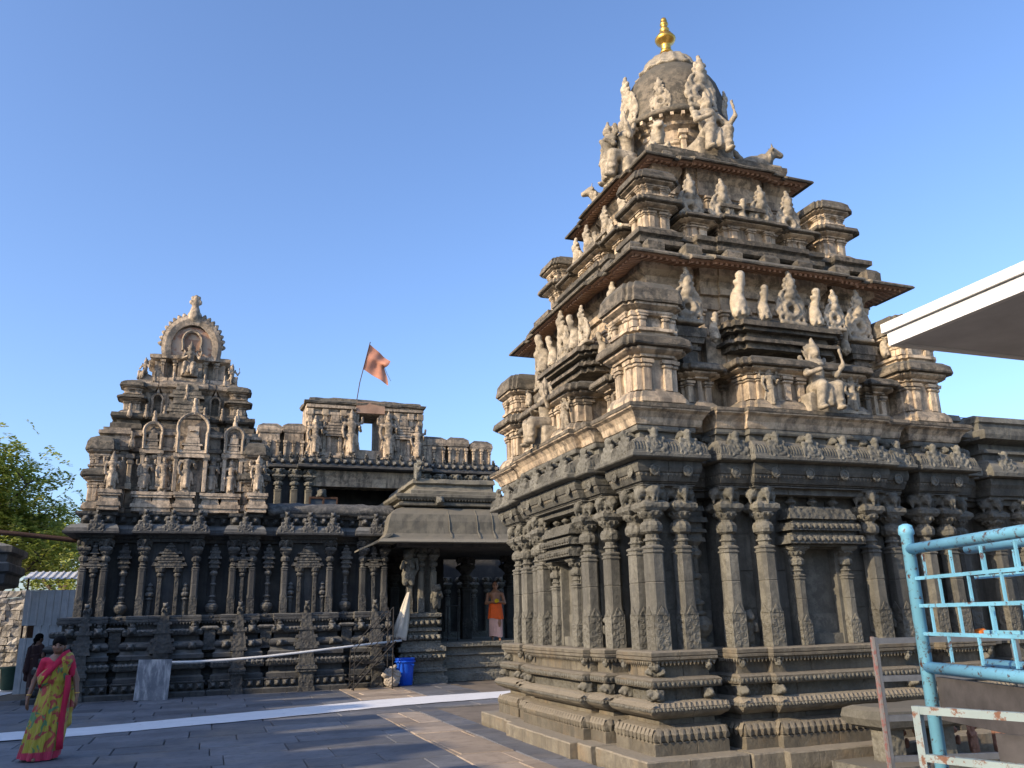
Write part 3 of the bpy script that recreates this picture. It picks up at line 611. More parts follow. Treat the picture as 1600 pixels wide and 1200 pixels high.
for sx in (-1, 1):
    for sy in (-1, 1): put_shrine(temple, K2, TR(sx*1.53, sy*1.53, 6.64), 'corner_shrine')
for k in range(4):
    put_shrine(temple, S2, on_face(k, 0, 1.50, 6.64), 'middle_shrine')
    for t in (-.86, .86):
        put_shrine(temple, P2, on_face(k, t, 1.48, 6.64), 'recess_shrine'); put('gable_ornament', GABLE, wall2, on_face(k, t, 1.56, 7.06), 1.02)
    for t, sc in ((-.34, .98), (0, .75), (.34, .98)): put('gable_ornament' if sc > .9 else 'leaf_ornament', GABLE if sc > .9 else LEAF, wall2, on_face(k, t, 1.60, 7.08), sc)
    put('shrine_upper_stage', U2, temple, on_face(k, 0, 1.42, 7.05))
for k in range(4):
    for i in range(7): put('wall_post', PST0, wall2, on_face(k, -.93+i*.31, 1.15+(.06 if abs(-.93+i*.31) < .45 else 0), 7.44), (.75, .75, .48))
eave('upper_eave', 1.50, 8.12, .36, .30, 1.2, 4)
# ---- neck, dome, finial
nb = MB()
nb.loft([rect_ring(1.22, 1.22, 8.36), rect_ring(1.24, 1.24, 8.42), rect_ring(1.24, 1.24, 8.48), rect_ring(1.10, 1.10, 8.50), rect_ring(1.12, 1.12, 8.58)], sub=.25); nb.build('neck_platform', 'lichen', temple, .012)
def rot_ring(r, z, n=16, ph=math.pi/16): return [(r*math.cos(2*math.pi*i/n+ph), r*math.sin(2*math.pi*i/n+ph), z) for i in range(n)]
nk = MB(); nk.loft([rot_ring(r, z, 16) for r, z in ((.84, 8.5), (.84, 8.66), (.80, 8.68), (.76, 8.72), (.76, 9.02), (.80, 9.05), (.80, 9.09), (.76, 9.12), (.76, 9.30), (.82, 9.34), (.86, 9.36), (.86, 9.42), (.92, 9.46), (.95, 9.50))], sub=.15)
neck = nk.build('neck', 'plaster', temple, .008)
PST = PST0
for i in range(8):
    a = 2*math.pi*(i+.5)/8; put('neck_pillar', PST, neck, TR(.84*math.cos(a), .84*math.sin(a), 8.62, a+math.pi/2))
dm = MB(); dm.loft([rot_ring(r, z, 32, 0) for r, z in ((.85, 9.49), (1.05, 9.50), (1.08, 9.52), (1.08, 9.57), (1.03, 9.60), (1.0, 9.66), (1.01, 9.78), (1.02, 9.92), (.99, 10.10), (.92, 10.30), (.82, 10.48), (.71, 10.62), (.62, 10.70))]); dome = dm.build('dome', 'lichen', temple, .012, True)
dr = MB()
for i in range(32):
    a = 2*math.pi*i/32; dr.box(-.03, .03, -.05, .05, 9.43, 9.49, TR(1.0*math.cos(a), 1.0*math.sin(a), 0, a+math.pi/2))
stuff(dr.build('dome_dentils', 'plaster', dome))
dc = MB(); rings = []
for r, z in ((.60, 10.68), (.66, 10.70), (.67, 10.73), (.62, 10.76), (.56, 10.82), (.52, 10.92), (.42, 11.04), (.28, 11.14), (.15, 11.19), (.11, 11.22)):
    rings.append([(r*(1+.05*math.cos(16*2*math.pi*i/64))*math.cos(2*math.pi*i/64), r*(1+.05*math.cos(16*2*math.pi*i/64))*math.sin(2*math.pi*i/64), z) for i in range(64)])
dc.loft(rings); dc.build('lotus_cap', 'stucco', dome, .006, True)
M['gold'] = plain('gilded_metal', (.72, .42, .09), .34, .9, .35, 9, .05)
fn_ = MB(); fn_.lathe([(.10, 11.20), (.12, 11.23), (.10, 11.26), (.075, 11.29), (.09, 11.31), (.085, 11.36), (.10, 11.40), (.16, 11.45), (.185, 11.50), (.185, 11.52), (.15, 11.57), (.12, 11.59), (.125, 11.61), (.08, 11.64), (.07, 11.68), (.085, 11.70), (.085, 11.72), (.055, 11.75), (.055, 11.80), (.075, 11.82), (.07, 11.85), (.05, 11.87), (.06, 11.90), (.045, 11.95), (.01, 11.98)], 20)
fn_.build('finial', 'gold', temple, 0, True, loc=(-.06, -.06, 0))
for o_ in [c for c in temple.children if c.name.split('.')[0] in ('neck', 'dome')]: o_.scale = (.88, .88, 1)
for i in range(4):                                    # big arched gables on the dome
    a = [0, math.pi/2, math.pi, -math.pi/2][i]
    put('gable_ornament', GABLE, dome, Matrix.Rotation(a, 4, 'Z') @ Matrix.Translation((0, -1.0, 9.55)), (1.5, 1.2, 1.35))
    put('dome_statue', SEATED, temple, Matrix.Rotation(a, 4, 'Z') @ Matrix.Translation((0, -1.0, 8.52)), 1.34)
    b = a+math.pi/4
    put('bull_figure', NANDI, temple, Matrix.Rotation(a, 4, 'Z') @ Matrix.Translation((.90, -.95, 8.46)) @ Matrix.Rotation(-.3, 4, 'Z'), .78)
    put('dome_gable', GABLE, dome, Matrix.Rotation(b, 4, 'Z') @ Matrix.Translation((0, -1.0, 9.56)), (.95, .8, .85))
put('standing_statue', STAND, temple, TR(-1.22, .15, 8.46, -math.pi/2), 1.25)
# ------------------------------------------------------------------ rectangular bodies with bays along the front
class Rect:
    def __init__(s, x0, x1, y0, y1, bays, rd=.25, g=.45, rx=1.): s.rx = rx; s.x0, s.x1, s.y0, s.y1, s.b, s.rd, s.g = x0, x1, y0, y1, bays, rd, g
    def front(s, d, rdm=1):
        L = []; n = len(s.b); y = s.y0-d; g = s.g*d
        for i, (a, b, p) in enumerate(s.b):
            xa = s.x0-d if i == 0 else a-g; xb = s.x1+d*s.rx if i == n-1 else b+g
            if i: L.append((xa, y+s.rd*rdm))
            L += [(xa, y-p), (xb, y-p)]
            if i < n-1: L.append((xb, y+s.rd*rdm))
        return L
    def ring(s, d, z, rdm=1): return [(x, y, z) for x, y in s.front(d, rdm)]+[(s.x1+d*s.rx, s.y1+d, z), (s.x0-d, s.y1+d, z)]
    def course(s, name, prof, mt, parent, amp=.006, sub=.3, rdm=1, cap=(1, 1)):
        return MB().loft([s.ring(d, z, rdm) for d, z in prof], cap=cap, sub=sub, joint=.9 if str(mt).startswith('granite') else 0).build(name, mt, parent, amp)
def front_row(S, d, z, step, me, parent, name, sc=1, lo=.05, rdm=1):
    mb = MB(); vs = [tuple(v.co) for v in me.vertices]; fs = [tuple(p.vertices) for p in me.polygons]; L = S.front(d, rdm)
    for (xa, ya), (xb, yb) in zip(L, L[1:]):
        if abs(ya-yb) > 1e-6 or xb-xa < lo: continue
        n = max(1, round((xb-xa)/step))
        for i in range(n): mb.add(vs, fs, TR(xa+(xb-xa)*(i+.5)/n, ya, z, 0, sc))
    me2 = bpy.data.meshes.new(name); me2.from_pydata(mb.v, [], mb.f); me2.materials.append(me.materials[0]); return stuff(obj(name, me2, parent))
def remat(me, mt): m2 = me.copy(); m2.materials.clear(); m2.materials.append(M[mt]); return m2
# ---- the near temple's hall, running on to the right
AX0 = 9.30
AB = [(AX0, 9.9, 0), (10.3, 11.6, .05), (12.0, 13.4, .05), (13.8, 15.5, .05)]
AN = Rect(AX0-TCX, 15.5-TCX, 8.78-TCY, 13.0-TCY, [(a-TCX, b-TCX, p) for a, b, p in AB], .2)
for nm, pf, mt, rdm in (('hall_plinth', [(.42, -.05), (.42, .158), (.1, .16)], 'granite', 1.4), ('hall_foot', [(.2, .15), (.2, .30), (.215, .34), (.15, .43), (.05, .46), (.05, .53), (.22, .575), (.24, .60), (.24, .645), (.10, .70), (.06, .70), (.06, .84), (.17, .85), (.17, .915), (.03, .94), (.03, 1.105), (.15, 1.125), (.15, 1.20), (-.1, 1.215)], 'granite', 1.4),
                    ('hall_wall', [(-.14, 1.19), (-.14, 3.10)], 'granite', 1), ('hall_lintel', [(-.02, 2.985), (-.02, 3.055), (.05, 3.06), (.05, 3.10), (.09, 3.105), (.12, 3.2), (.16, 3.25), (.16, 3.332)], 'granite', 1),
                    ('hall_cornice', [(.04, 3.333), (.27, 3.35), (.28, 3.40), (.25, 3.49), (.18, 3.57), (.05, 3.62), (.06, 3.69), (.12, 3.71), (.12, 3.76), (.0, 3.765), (.0, 3.86), (.22, 3.90), (.24, 3.96), (.24, 4.02), (.10, 4.05), (.10, 4.14), (.14, 4.16), (.12, 4.24), (.0, 4.28)], 'granite', 1)):
    AN.course(nm, pf, mt, temple, rdm=rdm)
for x in (9.42, 9.78, 10.4, 10.95, 11.5, 12.1, 12.7): put_pilaster(temple, TR(x-TCX, 8.78-TCY-.0+.08-(.05 if x > 10.2 else 0), 1.21))
for x in (9.5, 9.85, 10.5, 11.0, 11.5): put('arch_medallion', KUDU, temple, TR(x-TCX, 8.78-TCY-.27-(.05 if x > 10.2 else 0), 3.375) @ Matrix.Rotation(R(-14), 4, 'X'))

# ------------------------------------------------------------------ the far temple on the left, with hall
LX, LY = -.92, 25.05
far = empty('temple', (LX, LY, 0), 'weathered shrine with horseshoe gable on its stepped tower, standing figures above dark carved walls', 'temple')
LB = [(-3.05, -2.33, .0), (-1.70, -.22, .06), (.44, 1.16, .0), (1.74, 3.14, .06), (3.80, 4.62, 0)]
LR = Rect(-3.05-LX, 4.62-LX, 22.92-LY, 29-LY, [(a-LX, b-LX, p) for a, b, p in LB], .30, rx=.12)
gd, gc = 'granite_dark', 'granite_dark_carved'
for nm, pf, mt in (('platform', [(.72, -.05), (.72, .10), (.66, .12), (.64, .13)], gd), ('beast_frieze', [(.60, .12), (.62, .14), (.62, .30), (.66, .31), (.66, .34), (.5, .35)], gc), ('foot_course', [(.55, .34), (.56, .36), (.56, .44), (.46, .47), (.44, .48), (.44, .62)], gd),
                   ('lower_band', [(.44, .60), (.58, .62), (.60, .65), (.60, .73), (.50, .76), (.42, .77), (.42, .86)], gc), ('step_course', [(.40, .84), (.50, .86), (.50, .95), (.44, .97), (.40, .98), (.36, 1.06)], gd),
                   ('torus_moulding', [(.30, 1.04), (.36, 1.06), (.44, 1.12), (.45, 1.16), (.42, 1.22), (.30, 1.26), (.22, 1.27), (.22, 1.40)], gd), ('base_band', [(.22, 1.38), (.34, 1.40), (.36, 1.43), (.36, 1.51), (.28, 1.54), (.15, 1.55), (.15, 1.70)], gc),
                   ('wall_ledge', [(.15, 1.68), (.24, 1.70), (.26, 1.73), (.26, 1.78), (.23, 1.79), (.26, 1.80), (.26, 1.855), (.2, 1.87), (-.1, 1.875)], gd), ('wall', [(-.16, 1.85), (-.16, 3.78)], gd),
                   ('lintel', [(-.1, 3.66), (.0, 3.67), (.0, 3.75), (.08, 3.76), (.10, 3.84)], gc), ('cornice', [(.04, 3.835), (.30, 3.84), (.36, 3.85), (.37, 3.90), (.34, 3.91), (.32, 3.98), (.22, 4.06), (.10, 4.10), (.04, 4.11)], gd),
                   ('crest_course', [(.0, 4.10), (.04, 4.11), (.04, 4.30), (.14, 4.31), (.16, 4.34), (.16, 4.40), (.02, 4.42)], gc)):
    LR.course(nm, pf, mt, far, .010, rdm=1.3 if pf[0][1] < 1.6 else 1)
DK = {n: remat(me, gc) for n, me in (('petal', PETAL), ('drop', DROP), ('kudu', KUDU), ('lion', LIONHEAD), ('yali', YALI), ('pend', PENDANT))}
front_row(LR, .25, 1.705, .075, DK['drop'], far, 'ledge_drops', 1.3)
front_row(LR, .62, .16, .20, DK['lion'], far, 'frieze_beasts', 1.1, rdm=1.3)
front_row(LR, .60, .69, .11, DK['petal'], far, 'band_petals', .8, rdm=1.3)
front_row(LR, .36, 1.46, .10, DK['petal'], far, 'upper_band_petals', .7, rdm=1.3)
front_row(LR, .04, 4.14, .26, DK['lion'], far, 'crest_beasts', 1.5)
LPIL = pilaster_meshes('dark', gd, gc, H=1.86, sh=.085)
KUM = None
for i, (a, b, p) in enumerate(LB):
    c = (a+b)/2; wide = b-a > 1
    for x in (a+.12, b-.12): put_pilaster(far, TR(x-LX, 22.92-p-LY+.07, 1.87), LPIL)
    if i < 4:
        xr = (b+LB[i+1][0])/2; o = kumbha(far, TR(xr-LX, 22.92+.16-LY, 1.80), gc)
        pb = MB()                                           # carved panel in the base of the recess
        pb.box(-.13, .13, -.05, .05, 0, .42).loft([rect_ring(.20, .10, .42), rect_ring(.22, .12, .46), rect_ring(.16, .08, .5)]).loft([rect_ring(.2, .09, -.06), rect_ring(.17, .07, 0)])
        put('recess_panel', pb.mesh('recess_panel', gc, .006), far, TR(xr-LX, 22.92-.30-LY, 1.10))
    # aedicule in the bay
    ae = MB()
    hw = .30 if wide else .13
    for sx in ((-1, 1) if wide else (0,)):
        ae.loft([oct_ring(.05, .012, z, sx*(hw-.10), -.02) for z in (0, .92)])
        ae.lathe([(.05, .92), (.09, .96), (.09, 1.0), (.06, 1.03), (.11, 1.06), (.12, 1.12), (.13, 1.16)], 10, (sx*(hw-.10), -.02, 0))
    for h, z0, z1 in ((hw+.04, 1.16, 1.20), (hw+.12, 1.20, 1.29), (hw, 1.29, 1.34), (hw+.06, 1.34, 1.43), (hw-.08, 1.43, 1.50), (hw-.02, 1.50, 1.56), (hw*.55, 1.56, 1.66), (hw*.4, 1.66, 1.72)):
        ae.loft([rect_ring(h, .13, z0), rect_ring(max(h-.04, .04), .10, z1)], sub=.2)
    ae.lathe([(.05, 1.70), (.08, 1.74), (.03, 1.79), (.005, 1.83)], 8)
    put('aedicule', ae.mesh('aedicule', gc, .004), far, TR(c-LX, 22.92-p-LY+.10, 1.87))
    if wide:
        sm = MB().lathe([(.06, 0), (.06, .36), (.09, .40), (.05, .44), (.11, .48), (.11, .53), (.07, .57), (.09, .62), (.05, .70), (.07, .73), (.01, .80)], 10).mesh('small_aedicule', gc, .003)
        for sx in (-1, 1): put('small_aedicule', sm, far, TR(c+sx*.41-LX, 22.92-p-LY+.13, 1.87))
    # pier of stacked mouldings rising through the base, with a beast on the ledge
    pr = MB()
    pw = .21 if wide else .16
    for h, z0, z1, y in ((1., 0, .10, .80), (.85, .10, .46, .74), (1.15, .46, .52, .78), (1.25, .52, .60, .80), (1.0, .60, .68, .72), (1.2, .68, .76, .70), (.85, .76, 1.0, .62), (1.3, 1.0, 1.07, .62), (1.5 if wide else 1.1, 1.07, 1.16, .58), (1.1, 1.16, 1.26, .52), (1.3, 1.26, 1.33, .50), (.9, 1.33, 1.45, .45), (1.15, 1.45, 1.52, .46), (.7, 1.52, 1.66, .38), (.95, 1.66, 1.72, .36), (.55, 1.72, 1.86, .33)):
        pr.loft([rect_ring(pw*h, y/2, z0, 0, -y/2), rect_ring(pw*h*.93, y/2-.015, z1, 0, -y/2)], sub=.2)
    put('base_pier', pr.mesh('base_pier', gc, .006, fr=5), far, TR(c-LX, 22.92-p-LY, .0))
    put('rampant_beast', DK['yali'], far, TR(c-LX, 22.92-p-LY-.24, 1.80), .75)
    for x in (a+.05, b-.05):
        put('pendant_bud', DK['pend'], far, TR(x-LX, 22.92-p-LY-.24, 1.70), 1.5); put('beast_head', DK['lion'], far, TR(x-LX, 22.92-p-LY-.34, 1.42), 1.5); put('beast_head', DK['lion'], far, TR(x-LX, 22.92-p-LY-.44, 1.08), 1.3)
    for x in ((a+.1, c, b-.1) if wide else (c,)):
        put('arch_medallion', DK['kudu'], far, TR(x-LX, 22.92-p-LY-.35, 3.87) @ Matrix.Rotation(R(-14), 4, 'X'), 1.25)
        put('crest_figure', DK['yali'], far, TR(x-LX, 22.92-p-LY-.10, 4.08), .78)
# hall roof to the right of the tower: lumpy rounded parapet
M['lichen_dark'] = stone('lichen_dark', [(.06, .06, .056), (.10, .098, .09), (.17, .16, .14)], (.04, .04, .04), (.45, .65), bs=1.0, speck=(.2, .19, .165))
hr = MB(); hr.loft([[(x, y, z) for x, y in ((1.35-LX, 22.95-d-LY), (4.75-LX, 22.95-d-LY), (4.75-LX, 29-LY), (1.35-LX, 29-LY))] for d, z in ((-.1, 4.38), (.05, 4.40), (.12, 4.44), (.14, 4.50), (.10, 4.58), (.03, 4.65), (-.08, 4.71), (-.25, 4.75), (-.5, 4.78))], sub=.09)
hr.build('hall_roof', 'lichen_dark', far, .045, True, fr=3.4)

# ---- tower of the far temple
def arch_frame(w, h, t, dp, lobes=0, n=18, jamb=.45):
    """horseshoe arch band of half-width w, height h, band t, depth dp, facing -Y"""
    mb = MB(); pts = []
    zc = h-w
    for i in range(n+1):
        a = math.pi*(-.12)+(math.pi*1.24)*i/n; pts.append((w*math.cos(a), zc+w*math.sin(a)*1.05))
    pts = [(w*.93, 0)]+pts+[(-w*.93, 0)]
    rings = []
    for x, z in pts:
        cx, cz = 0, zc*.9; L = math.hypot(x, z-cz) or 1; k = (L-t)/L if z > zc*.4 else 1
        xi, zi = (x*k, cz+(z-cz)*k) if z > zc*.4 else (x-math.copysign(t, x), z)
        rings.append([(x, 0, z), (x, -dp, z), (x*.6+xi*.4, -dp-.03, z*.6+zi*.4), (xi, -dp, zi), (xi, 0, zi)])
    mb.loft(rings, closed=True)
    if lobes:
        for i in range(lobes):
            a = math.pi*.0+math.pi*(i+.5)/lobes
            mb.lathe([(.01, -.09), (.07, -.03), (.075, .03), (.04, .09), (.005, .12)], 7, M4=TR((w+.0)*math.cos(a), -dp*.5, zc+(w+.0)*math.sin(a)*1.05) @ Matrix.Rotation(math.pi/2-a, 4, 'Y'))
    return mb
M['brick'] = None
def brick_mat():
    m, t, b = mat('exposed_brick'); p, g = pos(t)
    mp = node(t, 'ShaderNodeMapping'); mp.inputs['Rotation'].default_value = (math.pi/2, 0, 0); lk(t, p, mp.inputs['Vector'])
    br = node(t, 'ShaderNodeTexBrick'); lk(t, mp.outputs[0], br.inputs['Vector']); br.inputs['Scale'].default_value = 9; br.inputs['Color1'].default_value = (.42, .16, .08, 1); br.inputs['Color2'].default_value = (.30, .12, .07, 1); br.inputs['Mortar'].default_value = (.40, .32, .24, 1)
    br.inputs['Mortar Size'].default_value = .03
    k = ramp(t, noise_n(t, p, 3.5, 6, .7), [(.42, (0, 0, 0)), (.52, (1, 1, 1))])
    lk(t, mixc(t, k, br.outputs[0], (.48, .38, .28)), b.inputs['Base Color']); b.inputs['Roughness'].default_value = .95; bump(t, b, br.outputs[1], .6, -.02); return m
M['brick'] = brick_mat()
M['old_plaster'] = stone('old_plaster', [(.44, .34, .235), (.58, .46, .325), (.68, .555, .41)], (.13, .112, .088), (.47, .64), top=(.10, .09, .075), bs=.6, streak=(.13, .112, .09), speck=(.10, .088, .07), sk=.8)
def ltier(name, w, prof, mt='old_plaster', amp=.014):
    P = Plan(w, w*.66, w*.50, .16, .03, w*.34, .10); o = P.course(prof, .25).build(name, mt, far, amp, fr=4); return P, o
WL1, lw1 = ltier('tower_wall', 1.92, [(.10, 4.40), (.12, 4.44), (.12, 4.52), (0, 4.56), (0, 4.98), (.07, 5.0), (.07, 5.08), (0, 5.10), (0, 5.78), (.05, 5.80), (.08, 5.84), (.08, 5.90), (0, 5.93), (0, 6.0), (.08, 6.02), (.10, 6.10), (0, 6.14), (0, 6.40), (.10, 6.44), (.10, 6.52), (.0, 6.55), (0, 6.62)])
LK1 = mini_shrine('far_corner', .31, .31, 1.95, low='old_plaster', cap='lichen', e=.055)
for sx in (-1, 1):
    for sy in (-1, 1): put_shrine(far, LK1, TR(sx*1.86, sy*1.86, 4.42), 'corner_shrine')
OST = remat(STAND, 'old_plaster'); OSE = remat(SEATED, 'old_plaster'); OLF = remat(LEAF, 'old_plaster')
PEDM = MB()
for h, z0, z1 in ((.24, 0, .10), (.27, .10, .20), (.22, .20, .26), (.20, .26, .36), (.25, .36, .42), (.27, .42, .50)): PEDM.loft([rect_ring(h, h*.8, z0), rect_ring(h*.97, h*.77, z1)], sub=.15)
PEDm = PEDM.mesh('statue_pedestal', 'old_plaster', .010)
for x, sc in ((-2.48, 1.0), (-1.74, 1.0), (-1.30, 1.02), (-.75, 1.18), (-.12, 1.0), (.36, .98), (1.04, 1.04)):
    big = sc > 1.1; y = 22.86 if big else 22.98
    if x in (-2.48, 1.04): y = 22.74
    put('statue_pedestal', PEDm, lw1, TR(x-LX, y+.02-LY, 4.42)); put('standing_statue', OST, far, TR(x-LX, y-LY, 4.91, random.uniform(-.15, .15)), sc)
PANEL_ = MB().box(-1, 1, -.02, .05, 0, 1).mesh('arch_panel', 'old_plaster')
for x, w, h, z in ((-1.63, .26, .72, 6.05), (-.66, .42, 1.08, 5.95), (.38, .27, .74, 6.0)):
    y = 22.98 if w < .4 else 22.84
    col = MB()
    for sx in (-1, 1):
        col.loft([oct_ring(.05, .012, zz, sx*(w-.06), 0) for zz in (-1.0, -.16)]); col.loft([rect_ring(q, q, zz, sx*(w-.06), 0) for q, zz in ((.06, -.16), (.09, -.10), (.09, -.04), (.07, 0))])
    a = put('arch_niche', arch_frame(w, h, .08, .10).mesh('arch_frame', 'old_plaster', .006), far, TR(x-LX, y-LY, z))
    put('niche_columns', col.mesh('niche_columns', 'old_plaster', .005), a, Matrix.Identity(4))
    inn = MB()
    for hw, z0, z1 in ((.8, -.12, 0), (.9, 0, .08), (.5, .08, .2), (.62, .2, .26), (.42, .26, .42)): inn.loft([rect_ring(w*hw, .12, z0, 0, .02), rect_ring(w*hw*.9, .1, z1, 0, .02)])
    inn.lathe([(w*.35, .42), (w*.38, .48), (w*.2, .56), (.01, .6)], 10, (0, .0, 0)) if w < .4 else inn.box(-.14, .14, -.09, .1, .42, .72).lathe([(.01, -.01), (.09, 0), (.09, .02)], 12, (0, -.09, .57), M4=None)
    put('niche_shrine', inn.mesh('niche_shrine', 'old_plaster', .006), a, Matrix.Identity(4))
    put('niche_back', MB().box(-w*.9, w*.9, .10, .16, -1.0, h*.85).mesh('niche_back', 'old_plaster', .004), a, Matrix.Identity(4))
    put('leaf_ornament', OLF, a, TR(0, -.05, h-.08), .62 if w < .4 else .8)
for x in (-2.12, -1.05, -.30, .72): put('wall_post', PST, lw1, TR(x-LX, 23.02-LY, 5.0), (1.1, 1.0, 1.5)); put('leaf_ornament', OLF, lw1, TR(x-LX, 22.98-LY, 6.04), .72)
for x in (-1.35, -.95, -.5, .5, .95, 1.35): put('leaf_ornament', OLF, lw1, TR(x, -1.82, 6.92), .62)
# tiers two and three
_mark = set(far.children)
WL2 = Plan(1.75, 1.15, .88, .12, .03, .6, .10)
WL2.course([(-.2, 6.58), (.10, 6.60), (.14, 6.64), (.14, 6.74), (0, 6.80), (.0, 6.86), (.12, 6.88), (.16, 6.93), (.14, 7.02), (-.1, 7.06)], .2).build('tower_ledge', 'lichen', far, .016, fr=4)
_, lw2 = ltier('upper_wall', 1.34, [(0, 7.0), (0, 7.66), (.06, 7.70), (.10, 7.74), (.20, 7.78), (.22, 7.84), (.18, 7.92), (.05, 7.95), (.0, 8.0)])
LK2 = mini_shrine('far_upper', .27, .27, .88, low='old_plaster', e=.04)
for sx in (-1, 1):
    for sy in (-1, 1): put_shrine(far, LK2, TR(sx*1.42, sy*1.42, 7.02), 'corner_shrine')
for x in (-.78, .78):
    a = put('arch_niche', arch_frame(.17, .56, .06, .08).mesh('small_arch', 'old_plaster', .005), far, on_face(0, x, 1.38, 7.08)); put('leaf_ornament', OLF, a, TR(0, -.03, .50), .42)
cs = MB()
for hx, z0, z1 in ((.44, 7.02, 7.14), (.52, 7.14, 7.22), (.46, 7.22, 7.34), (.36, 7.34, 7.50), (.48, 7.50, 7.58), (.40, 7.58, 7.70), (.30, 7.70, 7.86)): cs.loft([rect_ring(hx, .22, z0, 0, -1.50), rect_ring(hx*.94, .2, z1, 0, -1.50)], sub=.15)
o = cs.build('stepped_shrine', 'lichen', far, .014, fr=5); put('leaf_ornament', OLF, o, TR(0, -1.68, 7.42), .7)
for x in (-.9, 1.0, -.4, .45): put('leaf_ornament', OLF, lw2, on_face(0, x, 1.52, 7.88), .5)
_, lw3 = ltier('neck_wall', .98, [(.25, 7.96), (.28, 8.0), (.26, 8.10), (.12, 8.14), (.0, 8.18), (0, 8.58), (.06, 8.60), (.14, 8.64), (.15, 8.72), (.05, 8.76)])
for x in (-.75, -.42, .42, .75):
    put('neck_pillar', PST, lw3, on_face(0, x, 1.04, 8.10), (.8, .8, .85))
put('seated_statue', OSE, far, on_face(0, .0, 1.30, 8.14), .98)
for x, rz in ((-1.22, -.5), (1.2, .5)): put('crouching_figure', OSE, far, on_face(0, x, 1.12, 8.02) @ Matrix.Rotation(rz, 4, 'Z'), .62)
brl = MB(); prof = []
for i in range(17):
    a = math.pi*i/16; prof.append((.80*math.cos(a)*(1.06 if 0 < i < 16 else 1), 8.74+.92*math.sin(a)))
brl.loft([[(x, y, z) for x, z in prof] for y in (1.0, .3, -.4, -.98)], closed=True, sub=None); brl.build('barrel_roof', 'lichen', far, .012)
gb = arch_frame(.84, 1.10, .26, .14, lobes=19, n=26); gbo = put('horseshoe_gable', gb.mesh('horseshoe_gable', 'old_plaster', .012), far, TR(0, -1.02, 8.70))
put('gable_panel', MB().loft([[(x*.86, -.04+y, (z-8.74)*.9) for x, z in prof] for y in (.06, 0)]).mesh('gable_panel', 'brick', .006), gbo, TR(0, 0, .02))
put('gable_niche', arch_frame(.30, .55, .07, .10).mesh('gable_niche', 'old_plaster', .005), gbo, TR(0, -.04, .18))
put('gable_niche_back', MB().box(-.25, .25, -.06, -.05, .2, .5).mesh('gable_niche_back', 'ochre'), gbo, Matrix.Identity(4))
put('gable_finial', fig_mesh('gable_finial', [('c', (0, 0, 0), (0, 0, .34), .20, .09), ('e', (0, 0, .55), (.075, .07, .08)), ('e*', (.12, 0, .42), (.065, .06, .07)), ('e*', (.09, 0, .54), (.055, .05, .06)), ('c*', (.10, -.05, .05), (.05, -.06, .34), .04, .03), ('c', (0, -.08, .02), (0, -.07, .34), .04, .03), ('t', (0, 0, .36), .08, .03, 2), ('e', (0, 0, .46), (.09, .08, .1))], 'old_plaster', k=.02, h=.024, rough=.004), gbo, TR(0, -.04, 1.12), 1.0)

SQ = Matrix.Translation((0, 0, 6.56)) @ Matrix.Diagonal((.95, .95, 1.10, 1)) @ Matrix.Translation((0, 0, -6.56))
for o in far.children:
    if o not in _mark: o.matrix_basis = SQ @ o.matrix_basis
# ------------------------------------------------------------------ porch between the temples
porch = empty('porch', (8.2, 23.3, 0), 'open stone porch with heavy curved roof and carved corner pillar, dark inside', 'porch')
PX, PY = 8.2, 23.3
pxl = lambda x: x-PX
pyl = lambda y: y-PY
PB = Rect(pxl(4.98), pxl(11.5), pyl(22.60), pyl(27.2), [(pxl(4.98), pxl(11.5), 0)], 0)
M['porch_stone'] = stone('porch_stone', [(.13, .12, .092), (.185, .170, .130), (.235, .215, .165)], (.075, .07, .058), (.55, .75), top=(.17, .155, .12), bs=.35, streak=(.09, .085, .07))
PB.course('curved_roof', [(.3, 3.72), (.72, 3.66), (.78, 3.66), (.79, 3.70), (.70, 3.76), (.62, 3.86), (.58, 4.0), (.54, 4.2), (.46, 4.40), (.30, 4.55), (.10, 4.62), (-.1, 4.66)], 'porch_stone', porch, .014, .2)
lip = PB.course('roof_lip', [(.74, 3.645), (.86, 3.60), (.875, 3.62), (.80, 3.70)], 'porch_stone', porch, .008, .2)
es = MB(); es.loft([[(pxl(4.50), pyl(21.84), 3.80), (pxl(4.50), pyl(22.50), 3.80), (pxl(4.50), pyl(22.50), 3.87), (pxl(4.50), pyl(21.84), 3.87)], [(pxl(4.1), pyl(21.82), 3.60), (pxl(4.1), pyl(22.5), 3.60), (pxl(4.1), pyl(22.5), 3.66), (pxl(4.1), pyl(21.82), 3.66)], [(pxl(3.60), pyl(21.80), 3.38), (pxl(3.60), pyl(22.5), 3.38), (pxl(3.60), pyl(22.5), 3.42), (pxl(3.60), pyl(21.80), 3.42)]]); es.build('side_eave', 'porch_stone', porch, .008)
for x in (6.1, 6.9, 7.35): 
    rb = MB(); rb.tube([(0, -.80+.02, 3.74), (0, -.60, 3.95), (0, -.56, 4.18), (0, -.48, 4.38), (0, -.30, 4.55)], .011, 6); put('roof_rib', rb.mesh('roof_rib', 'porch_stone', .006), porch, TR(pxl(x), pyl(22.60), 0))
PB.course('roof_cornice', [(.0, 4.64), (.18, 4.66), (.22, 4.68), (.22, 4.74), (.12, 4.80), (.26, 4.84), (.32, 4.90), (.32, 4.97), (.2, 5.0), (.0, 5.0)], 'porch_stone', porch, .012, .2)
front_row(PB, .27, 4.85, .09, DROP, porch, 'cornice_drops', 1.2)
PB2 = Rect(pxl(5.25), pxl(7.6), pyl(22.7), pyl(26), [(pxl(5.25), pxl(7.6), 0)], 0)
PB2.course('roof_block', [(.0, 4.99), (.10, 5.0), (.10, 5.12), (.0, 5.16), (-.05, 5.30), (.05, 5.34), (.02, 5.46), (-.3, 5.52)], 'porch_stone', porch, .025, .25)
